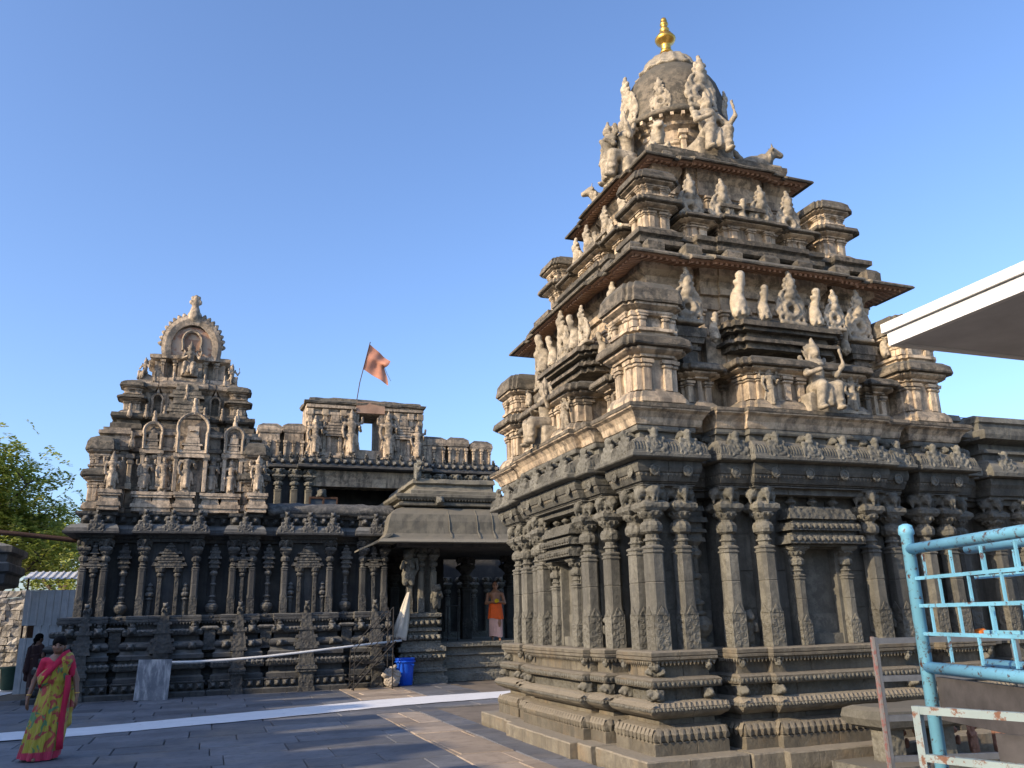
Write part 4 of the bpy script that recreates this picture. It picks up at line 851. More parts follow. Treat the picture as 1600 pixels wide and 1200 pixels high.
put('roof_beast', YALI, porch, TR(pxl(5.35), pyl(22.7), 5.45, .6), 1.1); put('beast_head', LIONHEAD, porch, TR(pxl(5.9), pyl(22.33), 4.70), 1.8)
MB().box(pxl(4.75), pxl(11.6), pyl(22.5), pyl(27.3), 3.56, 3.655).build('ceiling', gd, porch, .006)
# platform with mouldings
PF = Rect(pxl(6.1), pxl(13.5), pyl(23.35), pyl(29), [(pxl(6.1), pxl(13.5), 0)], 0)
PF.course('platform', [(.16, -.03), (.16, .16), (.10, .18), (.08, .30), (.14, .32), (.14, .42), (.04, .44), (.04, .62), (.10, .66), (.0, .70), (.0, .84), (.06, .86), (.14, .88), (.14, .985), (.1, 1.0)], 'granite_carved', porch, .008, .25)
PF2 = MB(); PF2.box(pxl(4.75), pxl(6.2), pyl(23.5), pyl(29), 0, 1.0); PF2.build('side_platform', gd, porch, .006)
# corner pillar cluster
pb = Rect(pxl(5.02), pxl(6.10), pyl(22.98), pyl(24.0), [(pxl(5.02), pxl(6.10), 0)], 0)
pb.course('pillar_base', [(.16, -.03), (.16, .14), (.08, .16), (.08, .26), (.14, .28), (.14, .34), (.04, .38), (.04, .54), (.12, .58), (.14, .64), (.04, .68), (.04, .76), (.12, .80), (.12, .90), (.02, .94), (.02, 1.0)], 'granite_carved', porch, .008, .15)
pb.course('pillar_pedestal', [(.0, .99), (.0, 1.06), (-.06, 1.08), (-.06, 1.30), (.02, 1.33), (.02, 1.40), (-.08, 1.44), (-.08, 1.66), (.02, 1.70), (.04, 1.78), (-.1, 1.82)], 'granite_carved', porch, .008, .12)
front_row(pb, .13, .61, .14, LIONHEAD, porch, 'pillar_base_beasts', .9); front_row(pb, .02, 1.10, .16, LIONHEAD, porch, 'pedestal_beasts', 1.1); front_row(pb, .02, 1.48, .16, LIONHEAD, porch, 'pedestal_upper_beasts', 1.1)
MB().loft([oct_ring(.26, .06, z, pxl(5.62), pyl(23.55)) for z in (1.8, 3.58)]).build('main_shaft', 'granite', porch, .006)
CPIL = pilaster_meshes('porch', 'porch_stone', 'granite_carved', H=1.76, sh=.085)
for x, y in ((5.24, 23.14), (5.56, 23.10), (5.92, 23.12), (5.95, 23.55)): put_pilaster(porch, TR(pxl(x), pyl(y), 1.82), CPIL)
put('rearing_beast', YALI, porch, TR(pxl(5.20), pyl(23.02), 2.60, -.4), 1.9); put('rearing_beast', YALI, porch, TR(pxl(5.98), pyl(23.0), 1.95, .2), 1.25)
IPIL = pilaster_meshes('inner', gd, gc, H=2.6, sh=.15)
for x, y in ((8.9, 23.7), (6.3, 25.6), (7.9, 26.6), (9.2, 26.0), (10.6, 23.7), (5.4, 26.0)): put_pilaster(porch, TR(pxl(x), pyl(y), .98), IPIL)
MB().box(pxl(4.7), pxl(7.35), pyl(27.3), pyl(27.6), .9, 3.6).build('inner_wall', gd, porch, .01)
for x in (6.75, 7.05):
    MB().tube([(pxl(x), pyl(24.6), 1.0), (pxl(x), pyl(24.6), 2.0)], .018).build('rail_post', gd, porch)
MB().tube([(pxl(6.7), pyl(24.6), 2.0), (pxl(7.1), pyl(24.6), 2.0)], .018).build('hand_rail', gd, porch)
# carved wall seen through the porch
cw = empty('carved_wall', (9.5, 29.5, 0), 'carved stone wall with pillars seen through the open porch, behind the priest', 'wall')
MB().box(-2.2, 3, .0, .5, 0, 4.5).build('wall_core', 'granite_dark', cw, .01)
for x in (-1.95, -1.45, -.95, -.45, .05, .55): put_pilaster(cw, TR(x, -.08, 1.2), pilaster_meshes('w', 'granite', 'granite_carved', H=1.7, sh=.11) if x == -1.95 else PIL)
cwb = MB()
for d, z0, z1 in ((.40, 0, .2), (.30, .2, .45), (.38, .45, .6), (.25, .6, .85), (.34, .85, .98), (.22, .98, 1.2)): cwb.box(-2.3, 3.1, -d, .05, z0, z1)
cwb.build('wall_base', 'granite_carved', cw, .01)

# ------------------------------------------------------------------ ruined gateway behind
gate = empty('ruined_gateway', (5.1, 30, 0), 'ruined gateway tower with a square window open to the sky and eroded stucco figures', 'gateway')
gx = lambda x: x-5.1
gw = MB()
for x0, x1, z0, z1 in ((2.92, 4.84, 7.05, 9.42), (5.60, 7.25, 7.05, 9.40), (4.84, 5.60, 7.05, 7.70), (4.70, 5.74, 9.06, 9.44)):
    gw.loft([[(gx(x0), 0, z0), (gx(x1), 0, z0), (gx(x1), 1.5, z0), (gx(x0), 1.5, z0)], [(gx(x0), 0, z1), (gx(x1), 0, z1), (gx(x1), 1.5, z1), (gx(x0), 1.5, z1)]], sub=.3)
gw.build('upper_wall', 'old_plaster', gate, .03, fr=2.5)
gt = MB(); gt.loft([[(gx(x0), y0, z) for x0, y0 in ((2.95+d, .02+d), (7.22-d, .02+d), (7.22-d, 1.45), (2.95+d, 1.45))] for d, z in ((-.12, 9.38), (-.14, 9.46), (.02, 9.52), (.05, 9.60), (.3, 9.68))], sub=.22); gt.build('eroded_top', 'lichen', gate, .06, fr=2.1)
gl = MB(); gl.box(gx(4.72), gx(5.78), -.10, .3, 9.08, 9.50); gl.build('window_lintel', 'ochre', gate, .01)
for x0, x1, zt in ((1.25, 2.95, 8.55), (7.22, 10.05, 8.35)):
    sw = MB(); sw.loft([[(gx(x0), .3, z), (gx(x1), .3, z), (gx(x1), 3.2, z), (gx(x0), 3.2, z)] for z in (7.0, 7.6, zt-.2)], sub=.3); sw.build('side_wall', 'old_plaster', gate, .035, fr=2.5)
    n = 2 if x0 < 3 else 3
    for i in range(n):
        xc = x0+(x1-x0)*(i+.5)/n; hw = (x1-x0)/n*random.uniform(.44, .52); zt += random.uniform(-.10, .06)
        tp = MB(); tp.loft([rect_ring(hw*k, .22*k+.05, z) for k, z in ((.85, 7.15), (.85, zt-.35), (1.0, zt-.32), (1.08, zt-.22), (1.0, zt-.08), (.6, zt+.03))], sub=.15); put('wall_turret', tp.mesh('wall_turret', 'old_plaster', .02, fr=4), gate, TR(gx(xc), .22, 0))
        for sx in (-.75, 0, .75): put('turret_post', PST, gate, TR(gx(xc)+sx*hw, -.03, 7.2), (.8, .8, 1.2))
gcx = Rect(gx(1.2), gx(10.15), -.05, 3.3, [(gx(1.2), gx(2.6), 0), (gx(2.75), gx(7.4), .25), (gx(7.5), gx(10.15), 0)], .05)
for nm, pf, mt in (('cornice', [(.0, 6.88), (.20, 6.90), (.24, 6.93), (.22, 7.02), (.10, 7.08), (.10, 7.18), (.0, 7.2)], gd), ('crest', [(0, 7.1), (.06, 7.12), (.06, 7.30), (0, 7.32)], 'lichen')): gcx.course(nm, pf, mt, gate, .02)
front_row(gcx, .14, 7.06, .30, DK['lion'], gate, 'cornice_beasts', 1.4); front_row(gcx, .06, 7.18, .42, DK['yali'], gate, 'crest_figures', .62)
MB().box(gx(1.3), gx(3.5), -.02, 3.2, 0, 6.9).box(gx(6.7), gx(10.05), -.02, 3.2, 0, 6.9).build('lower_wall', gd, gate, .01)
MB().box(gx(3.5), gx(6.7), 1.6, 1.8, 0, 6.9).build('passage_back', gd, gate)
lt = MB(); lt.loft([[(gx(3.15-d), -.12-d*.5, z), (gx(6.95+d), -.12-d*.5, z), (gx(6.95+d), .6, z), (gx(3.15-d), .6, z)] for d, z in ((0, 6.30), (.03, 6.42), (.06, 6.50), (.10, 6.62), (.16, 6.70), (.16, 6.86))], sub=.25); lt.build('carved_lintel', 'plaster', gate, .008)
GP = pilaster_meshes('gate', 'porch_stone', 'granite_carved', H=1.9, sh=.13)
for x in (1.5, 2.05, 2.6, 3.1, 7.3, 7.9, 8.5, 9.1, 9.7): put_pilaster(gate, TR(gx(x), -.10, 4.95), GP)
for x in (3.55, 6.45): put('bracket', LIONHEAD, gate, TR(gx(x), .0, 5.85), 3.0)
for x in (3.05, 3.6, 4.25, 6.25, 6.78, 7.15): put('wall_pilaster', PST, gate, TR(gx(x), -.02, 7.35), (1.3, 1.0, 3.0))
for z, d in ((8.95, .10), (9.2, .14), (7.42, .12)): [MB().box(gx(a_), gx(b_), -d, .1, z, z+.10).build('string_course', 'old_plaster', gate, .025, fr=3) for a_, b_ in ((2.92, 4.70), (5.78, 7.26))]
for x, sc in ((3.25, 1.55), (4.55, 1.85), (5.92, 1.85), (7.02, 1.45)): put('standing_statue', OST, gate, TR(gx(x), -.16, 7.32), sc)
for x in (3.95, 6.50):
    ga = MB()
    for sx in (-1, 1): ga.loft([oct_ring(.07, .015, z, sx*.20, 0) for z in (0, .72)])
    for h, z0, z1 in ((.36, -.1, 0), (.34, .72, .80), (.42, .80, .92), (.32, .92, 1.02), (.38, 1.02, 1.12), (.26, 1.12, 1.24), (.16, 1.24, 1.5)): ga.loft([rect_ring(h, .14, z0), rect_ring(h*.9, .11, z1)], sub=.2)
    put('stucco_aedicule', ga.mesh('stucco_aedicule', 'old_plaster', .014, fr=4), gate, TR(gx(x), -.05, 7.42))
wf = MB(); wf.box(-.62, -.56, -.05, .02, 0, .95).box(.56, .62, -.05, .02, 0, .95).box(-.56, .56, -.05, .02, .88, .95).box(-.04, .04, -.05, .02, 0, .88)
M['rust'] = plain('rusty_iron', (.10, .055, .035), .85, .2, .5, 20, .2)
M['dark_glass'] = plain('dark_panel', (.06, .075, .09), .4, 0, .3, 4, 0)
wo_ = put('window_frame', wf.mesh('window_frame', 'rust'), gate, TR(gx(3.62), -.22, 4.95), (.8, 1, 1)); put('window_sheet', MB().box(-.56, .56, 0, .02, 0, .9).mesh('window_sheet', 'dark_glass'), wo_, Matrix.Identity(4))
# ------------------------------------------------------------------ ground, paving, path, painted line
def slate_mat(name, cols, patch, dust=.5):
    m, t, b = mat(name); p, g = pos(t)
    oi = node(t, 'ShaderNodeObjectInfo')
    c = ramp(t, noise_n(t, p, 1.3, 8, .65), [(.3, cols[0]), (.52, cols[1]), (.75, cols[2])])
    hs = node(t, 'ShaderNodeHueSaturation'); lk(t, c, hs.inputs['Color']); lk(t, mth(t, 'ADD', mth(t, 'MULTIPLY', oi.outputs['Random'], .5), .75), hs.inputs['Value'])
    k = ramp(t, noise_n(t, p, .55, 7, .7, .5), [(.52, (0, 0, 0)), (.70, (1, 1, 1))])
    c = mixc(t, mth(t, 'MULTIPLY', k, dust), hs.outputs[0], patch)
    c = mixc(t, mth(t, 'MULTIPLY', ramp(t, noise_n(t, p, 6, 9, .75), [(.52, (0, 0, 0)), (.62, (1, 1, 1))]), .45), c, tuple(x*.55 for x in cols[0]))
    ps, _ = pos(t, (2, 14, 1)); st = noise_n(t, ps, 1.5, 6, .6)
    c = mixc(t, mth(t, 'MULTIPLY', ramp(t, st, [(.45, (0, 0, 0)), (.7, (1, 1, 1))]), .35), c, tuple(x*.6 for x in cols[0]))
    lk(t, c, b.inputs['Base Color']); b.inputs['Roughness'].default_value = .62; b.inputs['Specular IOR Level'].default_value = .4
    bump(t, b, mth(t, 'ADD', noise_n(t, p, 18, 8, .65), mth(t, 'MULTIPLY', st, .8)), .35, .012); return m
M['slate'] = slate_mat('slate_paving', [(.098, .102, .110), (.140, .145, .155), (.195, .198, .203)], (.25, .21, .16), .65)
M['tan_slab'] = slate_mat('tan_paving', [(.26, .205, .15), (.34, .275, .205), (.41, .34, .26)], (.2, .165, .13), .4)
M['earth'] = plain('earth', (.20, .165, .125), .95, 0, .4, 3, .3)
def paint_line():
    m, t, b = mat('white_paint'); p, g = pos(t)
    c = mixc(t, noise_n(t, p, 3, 6, .65), (.80, .80, .78), (.56, .56, .55))
    k = ramp(t, noise_n(t, p, 9, 9, .75), [(.60, (0, 0, 0)), (.68, (1, 1, 1))])
    lk(t, mixc(t, mth(t, 'MULTIPLY', k, .8), c, (.15, .15, .155)), b.inputs['Base Color']); b.inputs['Roughness'].default_value = .75; bump(t, b, k, .2, -.004); return m
M['white_paint'] = paint_line()
g_ = MB(); g_.add([(-300, -300, -.045), (300, -300, -.045), (300, 300, -.045), (-300, 300, -.045)], [(0, 1, 2, 3)])
ground = tag(g_.build('ground', 'earth'), 'stone paved temple courtyard on bare earth', kind='structure')
ny = 0; y = 8.4
while y < 23.6:
    d = random.uniform(.62, .85); x = -6.2+random.uniform(-.4, .4); lim = 4.25 if y < 16.5 else 6.1
    while x < lim-.1:
        wd = random.uniform(.9, 1.45); x1 = min(x+wd, lim)
        if lim-x1 < .35: x1 = lim
        path = [3.02, 3.80] if y < 15.6 else [3.25, 4.75] if y > 18.3 else None
        segs = [(x, x1, 'slate')]
        if path:
            segs = [(a, b, mt) for a, b, mt in ((x, min(x1, path[0]), 'slate'), (max(x, path[0]), min(x1, path[1]), 'tan_slab'), (max(x, path[1]), x1, 'slate')) if b-a > .04]
        for a, b, mt in segs:
            z = random.uniform(-.012, .0); tl = [random.uniform(-.005, .004) for _ in range(4)]
            mb = MB(); mb.loft([[(a+.006, y+.006, -.05), (b-.006, y+.006, -.05), (b-.006, y+d-.006, -.05), (a+.006, y+d-.006, -.05)], [(a+.006, y+.006, z-.016), (b-.006, y+.006, z-.016), (b-.006, y+d-.006, z-.016), (a+.006, y+d-.006, z-.016)], [(a+.016, y+.016, z+tl[0]), (b-.016, y+.016, z+tl[1]), (b-.016, y+d-.016, z+tl[2]), (a+.016, y+d-.016, z+tl[3])]], cap=(0, 1))
            mb.build('paving_slab', mt, ground)
        x = x1
    y += d
def strip(name, near_, far_, z, mt, label):
    
    def fine(L):
        out = []
        for (a, b), (c, d) in zip(L, L[1:]):
            k = max(1, int(math.dist((a, b), (c, d))/.12)); out += [(a+(c-a)*i/k, b+(d-b)*i/k) for i in range(k)]
        return out+[L[-1]]
    near_, far_ = fine(near_), fine(far_); m_ = min(len(near_), len(far_)); near_ = [near_[round(i*(len(near_)-1)/(m_-1))] for i in range(m_)]; far_ = [far_[round(i*(len(far_)-1)/(m_-1))] for i in range(m_)]
    rg = lambda p: (p[0], p[1]+.05*noise.noise(Vector((p[0]*3, p[1], 0)))+.03*noise.noise(Vector((p[0]*11, p[1], 4))))
    near_, far_ = [rg(p) for p in near_], [rg(p) for p in far_]
    mb = MB(); n = len(near_); mb.add([(*p, z) for p in near_]+[(*p, z) for p in far_], [(i, i+1, n+i+1, n+i) for i in range(n-1)]); return tag(mb.build(name, mt), label, kind='structure')
strip('painted_line', [(-6, 15.1), (-2.8, 15.28), (-1.67, 15.32), (.95, 16.09), (2.4, 16.62), (3.38, 17.0), (4.48, 17.3), (6.06, 17.52), (9, 17.7)], [(-6, 16.5), (-3.04, 16.48), (-1.81, 16.50), (1.03, 17.58), (2.6, 18.2), (3.7, 18.64), (4.89, 18.86), (6.58, 19.02), (9, 19.2)], .006, 'white_paint', 'white painted walking strip across the dark paving')
strip('painted_path', [(-9, 24.5), (-4.95, 26.1), (-4.6, 28.5)], [(-9, 30.5), (-6.2, 31.5), (-5.2, 32.2)], -.030, 'white_paint', 'white painted ground beside the metal shed')

# ------------------------------------------------------------------ trees
def leaf_mat():
    m, t, b = mat('foliage'); p, g = pos(t); oi = node(t, 'ShaderNodeNewGeometry')
    c = ramp(t, oi.outputs['Random Per Island'], [(0, (.17, .22, .04)), (.45, (.32, .38, .07)), (.8, (.44, .46, .10)), (1, (.50, .46, .13))])
    lk(t, c, b.inputs['Base Color']); b.inputs['Roughness'].default_value = .55
    tr = node(t, 'ShaderNodeBsdfTranslucent'); lk(t, c, tr.inputs[0]); mx = node(t, 'ShaderNodeMixShader'); mx.inputs[0].default_value = .55
    o = [n for n in t.nodes if n.type == 'OUTPUT_MATERIAL'][0]; lk(t, b.outputs[0], mx.inputs[1]); lk(t, tr.outputs[0], mx.inputs[2]); lk(t, mx.outputs[0], o.inputs[0]); return m
M['leaf'] = leaf_mat(); M['bark'] = plain('bark', (.10, .08, .06), .95, 0, .4, 14, .5)
def tree(loc, h, spread, nclump, per, seed, label, crown_z=.30, group='trees behind the temple'):
    rnd = random.Random(seed); root = empty('tree', loc, label, 'tree', group)
    tr = MB(); tips = []
    def limb(p, d, L, r, dep):
        pts = [p]; q = Vector(p); d = d.normalized()
        for i in range(4):
            d = (d+Vector((rnd.uniform(-.22, .22), rnd.uniform(-.22, .22), rnd.uniform(-.05, .16)))).normalized(); q = q+d*L/4; pts.append(tuple(q))
        tr.tube(pts, [r*(1-.13*i) for i in range(5)], 6 if dep else 9)
        tips.append((q, dep)); tips.append((Vector(pts[2]), dep))
        if dep < 3:
            for _ in range(3 if dep else 5):
                a = rnd.uniform(0, 6.28); up = rnd.uniform(.15, .9)
                limb(tuple(Vector(pts[rnd.choice((2, 3, 4))])), Vector((math.cos(a)*spread, math.sin(a)*spread, up*1.2)), L*rnd.uniform(.55, .8), r*.45, dep+1)
    limb((0, 0, 0), Vector((.05, 0, 1)), h*.36, h*.028, 0)
    tr.build('trunk', 'bark', root, 0, True)
    cand = [t for t, dep in tips if dep >= 1 and t.z > h*crown_z]; vs = []; fs = []
    for _ in range(nclump):
        c = rnd.choice(cand)+Vector((rnd.gauss(0, .55), rnd.gauss(0, .55), rnd.gauss(0, .4)))
        ax = Vector((rnd.uniform(-1, 1), rnd.uniform(-1, 1), rnd.uniform(-.7, .25))).normalized()*rnd.uniform(.4, .8)
        for j in range(per):                                  # leaflets ranked along a drooping twig
            f = j/per; q = c+ax*f+Vector((0, 0, -.18*f*f)); s = -1 if j % 2 else 1
            sd = ax.cross(Vector((0, 0, 1))).normalized()*s*rnd.uniform(.13, .22)+Vector((rnd.gauss(0, .04), rnd.gauss(0, .04), rnd.gauss(0, .05)))
            w_ = ax.normalized()*rnd.uniform(.04, .07)
            b = len(vs); vs += [tuple(q), tuple(q+sd*.5+w_), tuple(q+sd), tuple(q+sd*.5-w_)]; fs.append((b, b+1, b+2, b+3))
    me = bpy.data.meshes.new('crown'); me.from_pydata(vs, [], fs); me.materials.append(M['leaf']); obj('crown', me, root)
    return root
T1 = tree((-8.2, 37, 0), 13.0, 1.0, 2300, 18, 3, 'broad leafy green tree behind the grey metal shed, its top against the sky')
T2 = tree((-7.0, 46, 0), 11.5, 1.0, 1300, 16, 5, 'lower green tree right behind the left temple edge, deeper in the background')
T3 = tree((10.5, 40, 0), 7.0, 1.0, 900, 12, 8, 'green tree glimpsed through the dark porch beside the priest')

# ------------------------------------------------------------------ buildings beyond the left edge
M['limewash'] = stone('limewash', [(.40, .36, .29), (.55, .50, .42), (.66, .62, .54)], (.20, .17, .13), (.48, .66), bs=.8, streak=(.25, .22, .17))
shade_wall = empty('unseen_shade_wall', (-13, 8, 0), 'unseen high whitewashed wall with stepped merlons, added at the left to shade the courtyard', 'wall')  # added out of view; its height sets how far shade reaches across the court
MB().box(-.6, .6, -22, 18, 0, 6.0).build('wall_body', 'limewash', shade_wall, .02)
for i in range(20):
    mb = MB(); mb.loft([[(-.5, -21+i*2-.7, z), (.5, -21+i*2-.7, z), (.5, -21+i*2+.7, z), (-.5, -21+i*2+.7, z)] for z in (6.0, 6.6)]+[[(-.3, -21+i*2-.35, z), (.3, -21+i*2-.35, z), (.3, -21+i*2+.35, z), (-.3, -21+i*2+.35, z)] for z in (6.65, 7.0)]); mb.build('merlon', 'limewash', shade_wall, .02)
# stone pavilion corner at the frame edge
pav = empty('stone_pavilion', (-6.2, 24.5, 0), 'grey stone pavilion at the left edge with ribbed dark cornice', 'pavilion')
PV = Rect(-1.4, 1.15, -.6, .5, [(-1.4, 1.15, 0)], 0)
PV.course('roof', [(.0, 2.62), (.30, 2.66), (.36, 2.72), (.36, 2.95), (.44, 3.0), (.44, 3.18), (.36, 3.22), (.36, 3.40), (.46, 3.46), (.46, 3.60), (.1, 3.72)], 'granite_dark', pav, .02)
for x in (-1.2, .0): MB().loft([oct_ring(.16, .04, z, x, -.3) for z in (0, 2.64)]).build('pillar', 'granite_dark', pav, .01)
# metal shed
M['zinc'] = plain('corrugated_zinc', (.66, .67, .67), .6, .05, .25, 3, .06)
shed = empty('metal_shed', (-4.0, 26, 0), 'grey corrugated metal shed with small sloping roof beside the left temple', 'shed')
def corr(w, h, nr, dp=.03):
    mb = MB(); pr = []
    for i in range(nr):
        x = -w/2+w*i/nr; u = w/nr; pr += [(x, 0), (x+u*.62, 0), (x+u*.70, -dp), (x+u*.92, -dp)]
    pr.append((w/2, 0)); n = len(pr)
    mb.add([(x, y, 0) for x, y in pr]+[(x, y, h) for x, y in pr]+[(x, y+.01, 0) for x, y in pr]+[(x, y+.01, h) for x, y in pr], [(i, i+1, n+i+1, n+i) for i in range(n-1)]+[(2*n+i+1, 2*n+i, 3*n+i, 3*n+i+1) for i in range(n-1)]); return mb
put('wall_sheet', corr(1.25, .92, 7).mesh('wall_sheet', 'zinc'), shed, TR(.0, 0, 1.72)); put('wall_sheet', corr(.95, .34, 5).mesh('wall_sheet2', 'zinc'), shed, TR(.15, .01, 1.38)); put('wall_sheet', corr(1.25, 1.40, 7).mesh('wall_sheet3', 'zinc'), shed, TR(.0, 0, 0))
put('roof_sheet', corr(1.9, 1.0, 11).mesh('roof_sheet', 'zinc'), shed, TR(.25, -.2, 2.92) @ Matrix.Rotation(R(-76), 4, 'X'))
for x in (-.6, .6): MB().tube([(x, .05, 0), (x, .05, 2.95)], .025).build('shed_post', 'rust', shed)
MB().box(-.62, .62, .9, .95, 0, 2.6).build('shed_back', 'rust', shed)
# rubble wall, stone by stone
rub = empty('rubble_wall', (-6.8, 30, 0), 'crumbling whitewashed rubble wall behind the metal shed', 'wall')
MB().box(-2.5, 2.4, .12, .6, 0, 2.55).build('wall_core', 'limewash', rub, .05)
rnd = random.Random(4); z = 0
while z < 2.6:
    hh = rnd.uniform(.18, .32); x = -1.2
    while x < 2.4:
        ww = rnd.uniform(.25, .55)
        mb = MB(); mb.loft([[(a, b, c) for a, b in ((x+.01, -rnd.uniform(0, .06)), (x+ww-.01, -rnd.uniform(0, .06)), (x+ww-.01, .15), (x+.01, .15))] for c in (z+.01, z+hh*.5, z+hh-.01)], sub=.15)
        mb.build('rubble_stone', 'limewash', rub, .06, fr=4); x += ww
    z += hh
tag(MB().tube([(-6.2, 23.6, 4.02), (-4.6, 23.9, 3.93), (-3.30, 24.2, 3.80)], .055, 8).build('roof_beam', 'rust', None, .01), 'rusty iron beam reaching from the left edge to the temple cornice', 'beam')
tag(MB().tube([(-6.2, 23.75, 4.12), (-3.30, 24.3, 3.86)], .03, 6).build('iron_rod', 'rust', None, .006), 'thin rusty rod lying along the iron beam at the left', 'rod')

# ------------------------------------------------------------------ things in the courtyard
M['blue_plastic'] = plain('blue_plastic', (.012, .10, .62), .35, 0, .15, 6, .03)
brl_ = empty('plastic_drum', (4.97, 22.40, 0), 'bright blue plastic drum standing before the porch pillar', 'drum')
MB().lathe([(.19, 0), (.20, .01), (.215, .25), (.235, .50), (.245, .56), (.255, .565), (.26, .585), (.255, .60), (.23, .60), (.21, .56), (.19, .1)], 28).build('drum_body', 'blue_plastic', brl_, 0, True)
MB().lathe([(.262, .505), (.275, .51), (.275, .535), (.258, .54)], 28).build('drum_rim', 'blue_plastic', brl_, 0, True)
for a in (-.9, 2.2): MB().tube([(.245*math.cos(a-.2), .245*math.sin(a-.2), .46), (.30*math.cos(a), .30*math.sin(a), .45), (.245*math.cos(a+.2), .245*math.sin(a+.2), .46)], .014, 6).build('drum_handle', 'blue_plastic', brl_)
brl_.scale = (1.05, 1.05, 1.12)
M['sackcloth'] = plain('sackcloth', (.42, .37, .31), .95, 0, .35, 9, .4)
sk = MB(); sk.add(*figure([('e', (0, 0, .14), (.20, .16, .15)), ('e', (-.06, .03, .34), (.15, .12, .13)), ('c', (.02, 0, .42), (.10, -.02, .50), .08, .04), ('e', (-.17, -.06, .30), (.10, .07, .07)), ('e', (.13, -.05, .28), (.09, .08, .12))], k=.04, h=.018, rough=.016)); tag(sk.build('cloth_sack', 'sackcloth', None, 0, False, (4.56, 22.02, 0)), 'crumpled pale cloth sack heaped beside the blue drum', 'sack')
M['black_steel'] = plain('black_steel', (.030, .028, .027), .6, .4, .3, 20, .1)
st = empty('metal_stairs', (3.9, 21.75, 0), 'small black steel steps with a thin handrail leading up to the porch', 'stairs')
for i in range(3):
    x = -.32+.36*i; z = .26+.37*i
    tr = MB(); tr.box(x-.20, x+.20, -.35, .30, z-.02, z)
    for j in range(4): tr.box(x-.2, x+.2, -.33+j*.18, -.29+j*.18, z, z+.012)
    tr.build('tread', 'black_steel', st)
for y in (-.36, .30):
    MB().tube([(-.45, y, .02), (.62, y, 1.12)], .022, 6).build('stringer', 'black_steel', st); MB().tube([(-.40, y, 0), (-.40, y, .95), (.55, y, 1.95)], .014, 6).build('hand_rail', 'black_steel', st)
    MB().tube([(.55, y, 0), (.55, y, 1.95)], .016, 6).build('rail_post', 'black_steel', st); MB().tube([(-.40, y, .50), (.55, y, 1.52)], .012, 6).build('middle_rail', 'black_steel', st)
M['pvc'] = plain('pvc_pipe', (.62, .63, .62), .45, 0, .12, 6, .02)
pp = [(-.95, 21.98, .80), (-.2, 21.95, .79), (.6, 21.93, .81), (1.4, 21.92, .85), (2.2, 21.93, .91), (2.9, 21.96, .97), (3.8, 22.1, 1.04), (4.9, 22.5, 1.11)]
tag(MB().tube(pp, .030, 10).build('plastic_pipe', 'pvc', None, 0, True), 'long white plastic pipe sagging along the foot of the left temple', 'pipe')
M['blue_slate'] = stone('blue_slate', [(.11, .12, .135), (.155, .165, .18), (.22, .23, .24)], (.27, .27, .27), (.55, .7), bs=.3, streak=(.36, .36, .35))
sb = MB(); sb.loft([[(-.36, -.03, z), (.36, -.03, z), (.36, .03, z), (-.36, .03, z)] for z in (0, .3, .6, .90)], sub=.2)
o = tag(sb.build('leaning_slab', 'blue_slate', None, .004, loc=(-1.06, 21.62, 0)), 'blue grey stone slab leaning against the foot of the left temple', 'slab'); o.rotation_euler = (R(-14), R(1.5), 0)
# flag on the ruin
M['flag_cloth'] = plain('faded_orange_cloth', (.60, .27, .17), .8, 0, .3, 2.5, .05)
fl = empty('flag', (4.72, 30.1, 9.50), 'faded orange swallow-tailed flag flying from a thin leaning pole on the ruined gateway', 'flag')
MB().tube([(0, 0, -.1), (.12, 0, .8), (.48, 0, 2.45)], .018, 6).build('pole', 'rust', fl)
vs = []; fs = []; nu, nv = 22, 12
for i in range(nu+1):
    for j in range(nv+1):
        u, v = i/nu, j/nv
        top = Vector((.46, 0, 2.36)); bot = Vector((.24, 0, 1.34)); e = top.lerp(bot, v)
        tail = Vector((1.28, 0, 1.74)).lerp(Vector((1.20, 0, .74)), v); notch = Vector((1.0, 0, 1.58)); 
        end = tail.lerp(notch, .75*(1-abs(2*v-1)**1.0)) if True else tail
        q = e.lerp(end, u); fold = .10*u*math.sin(9*v+2.5*u)+.05*math.sin(11*u+4*v)*u
        vs.append((q.x, q.y+fold, q.z)); 
for i in range(nu):
    for j in range(nv): a = i*(nv+1)+j; fs.append((a, a+1, a+nv+2, a+nv+1))
MB().add(vs, fs).build('cloth', 'flag_cloth', fl, 0, True)
MB().tube([(1.0, 0, 1.62), (1.15, .02, 1.25), (1.30, 0, .95)], .008, 4).build('cord', 'black_steel', fl)
# cloth hung on the porch pillar
M['cream_cloth'] = plain('cream_cloth', (.60, .55, .45), .9, 0, .2, 5, .1)
cl = MB(); rings = []
for f in np.linspace(0, 1, 14):
    z = 2.36-1.22*f; wd = .035+.15*f**.8; x = .18-.26*f; ring = []
    for i in range(20):
        a = 2*math.pi*i/20; rr = 1+.30*math.sin(4*a+3*f)+.14*math.sin(9*a+2*f); ring.append((x+wd*math.cos(a)*rr, .09*math.sin(a)*rr*(.5+.5*f), z+(.05*math.sin(3*a) if f > .95 else 0)))
    rings.append(ring)
tag(cl.loft(rings).build('hanging_cloth', 'cream_cloth', None, .004, True, (4.98, 22.86, 0)), 'cream cloth hanging down the left side of the carved porch pillar', 'cloth')
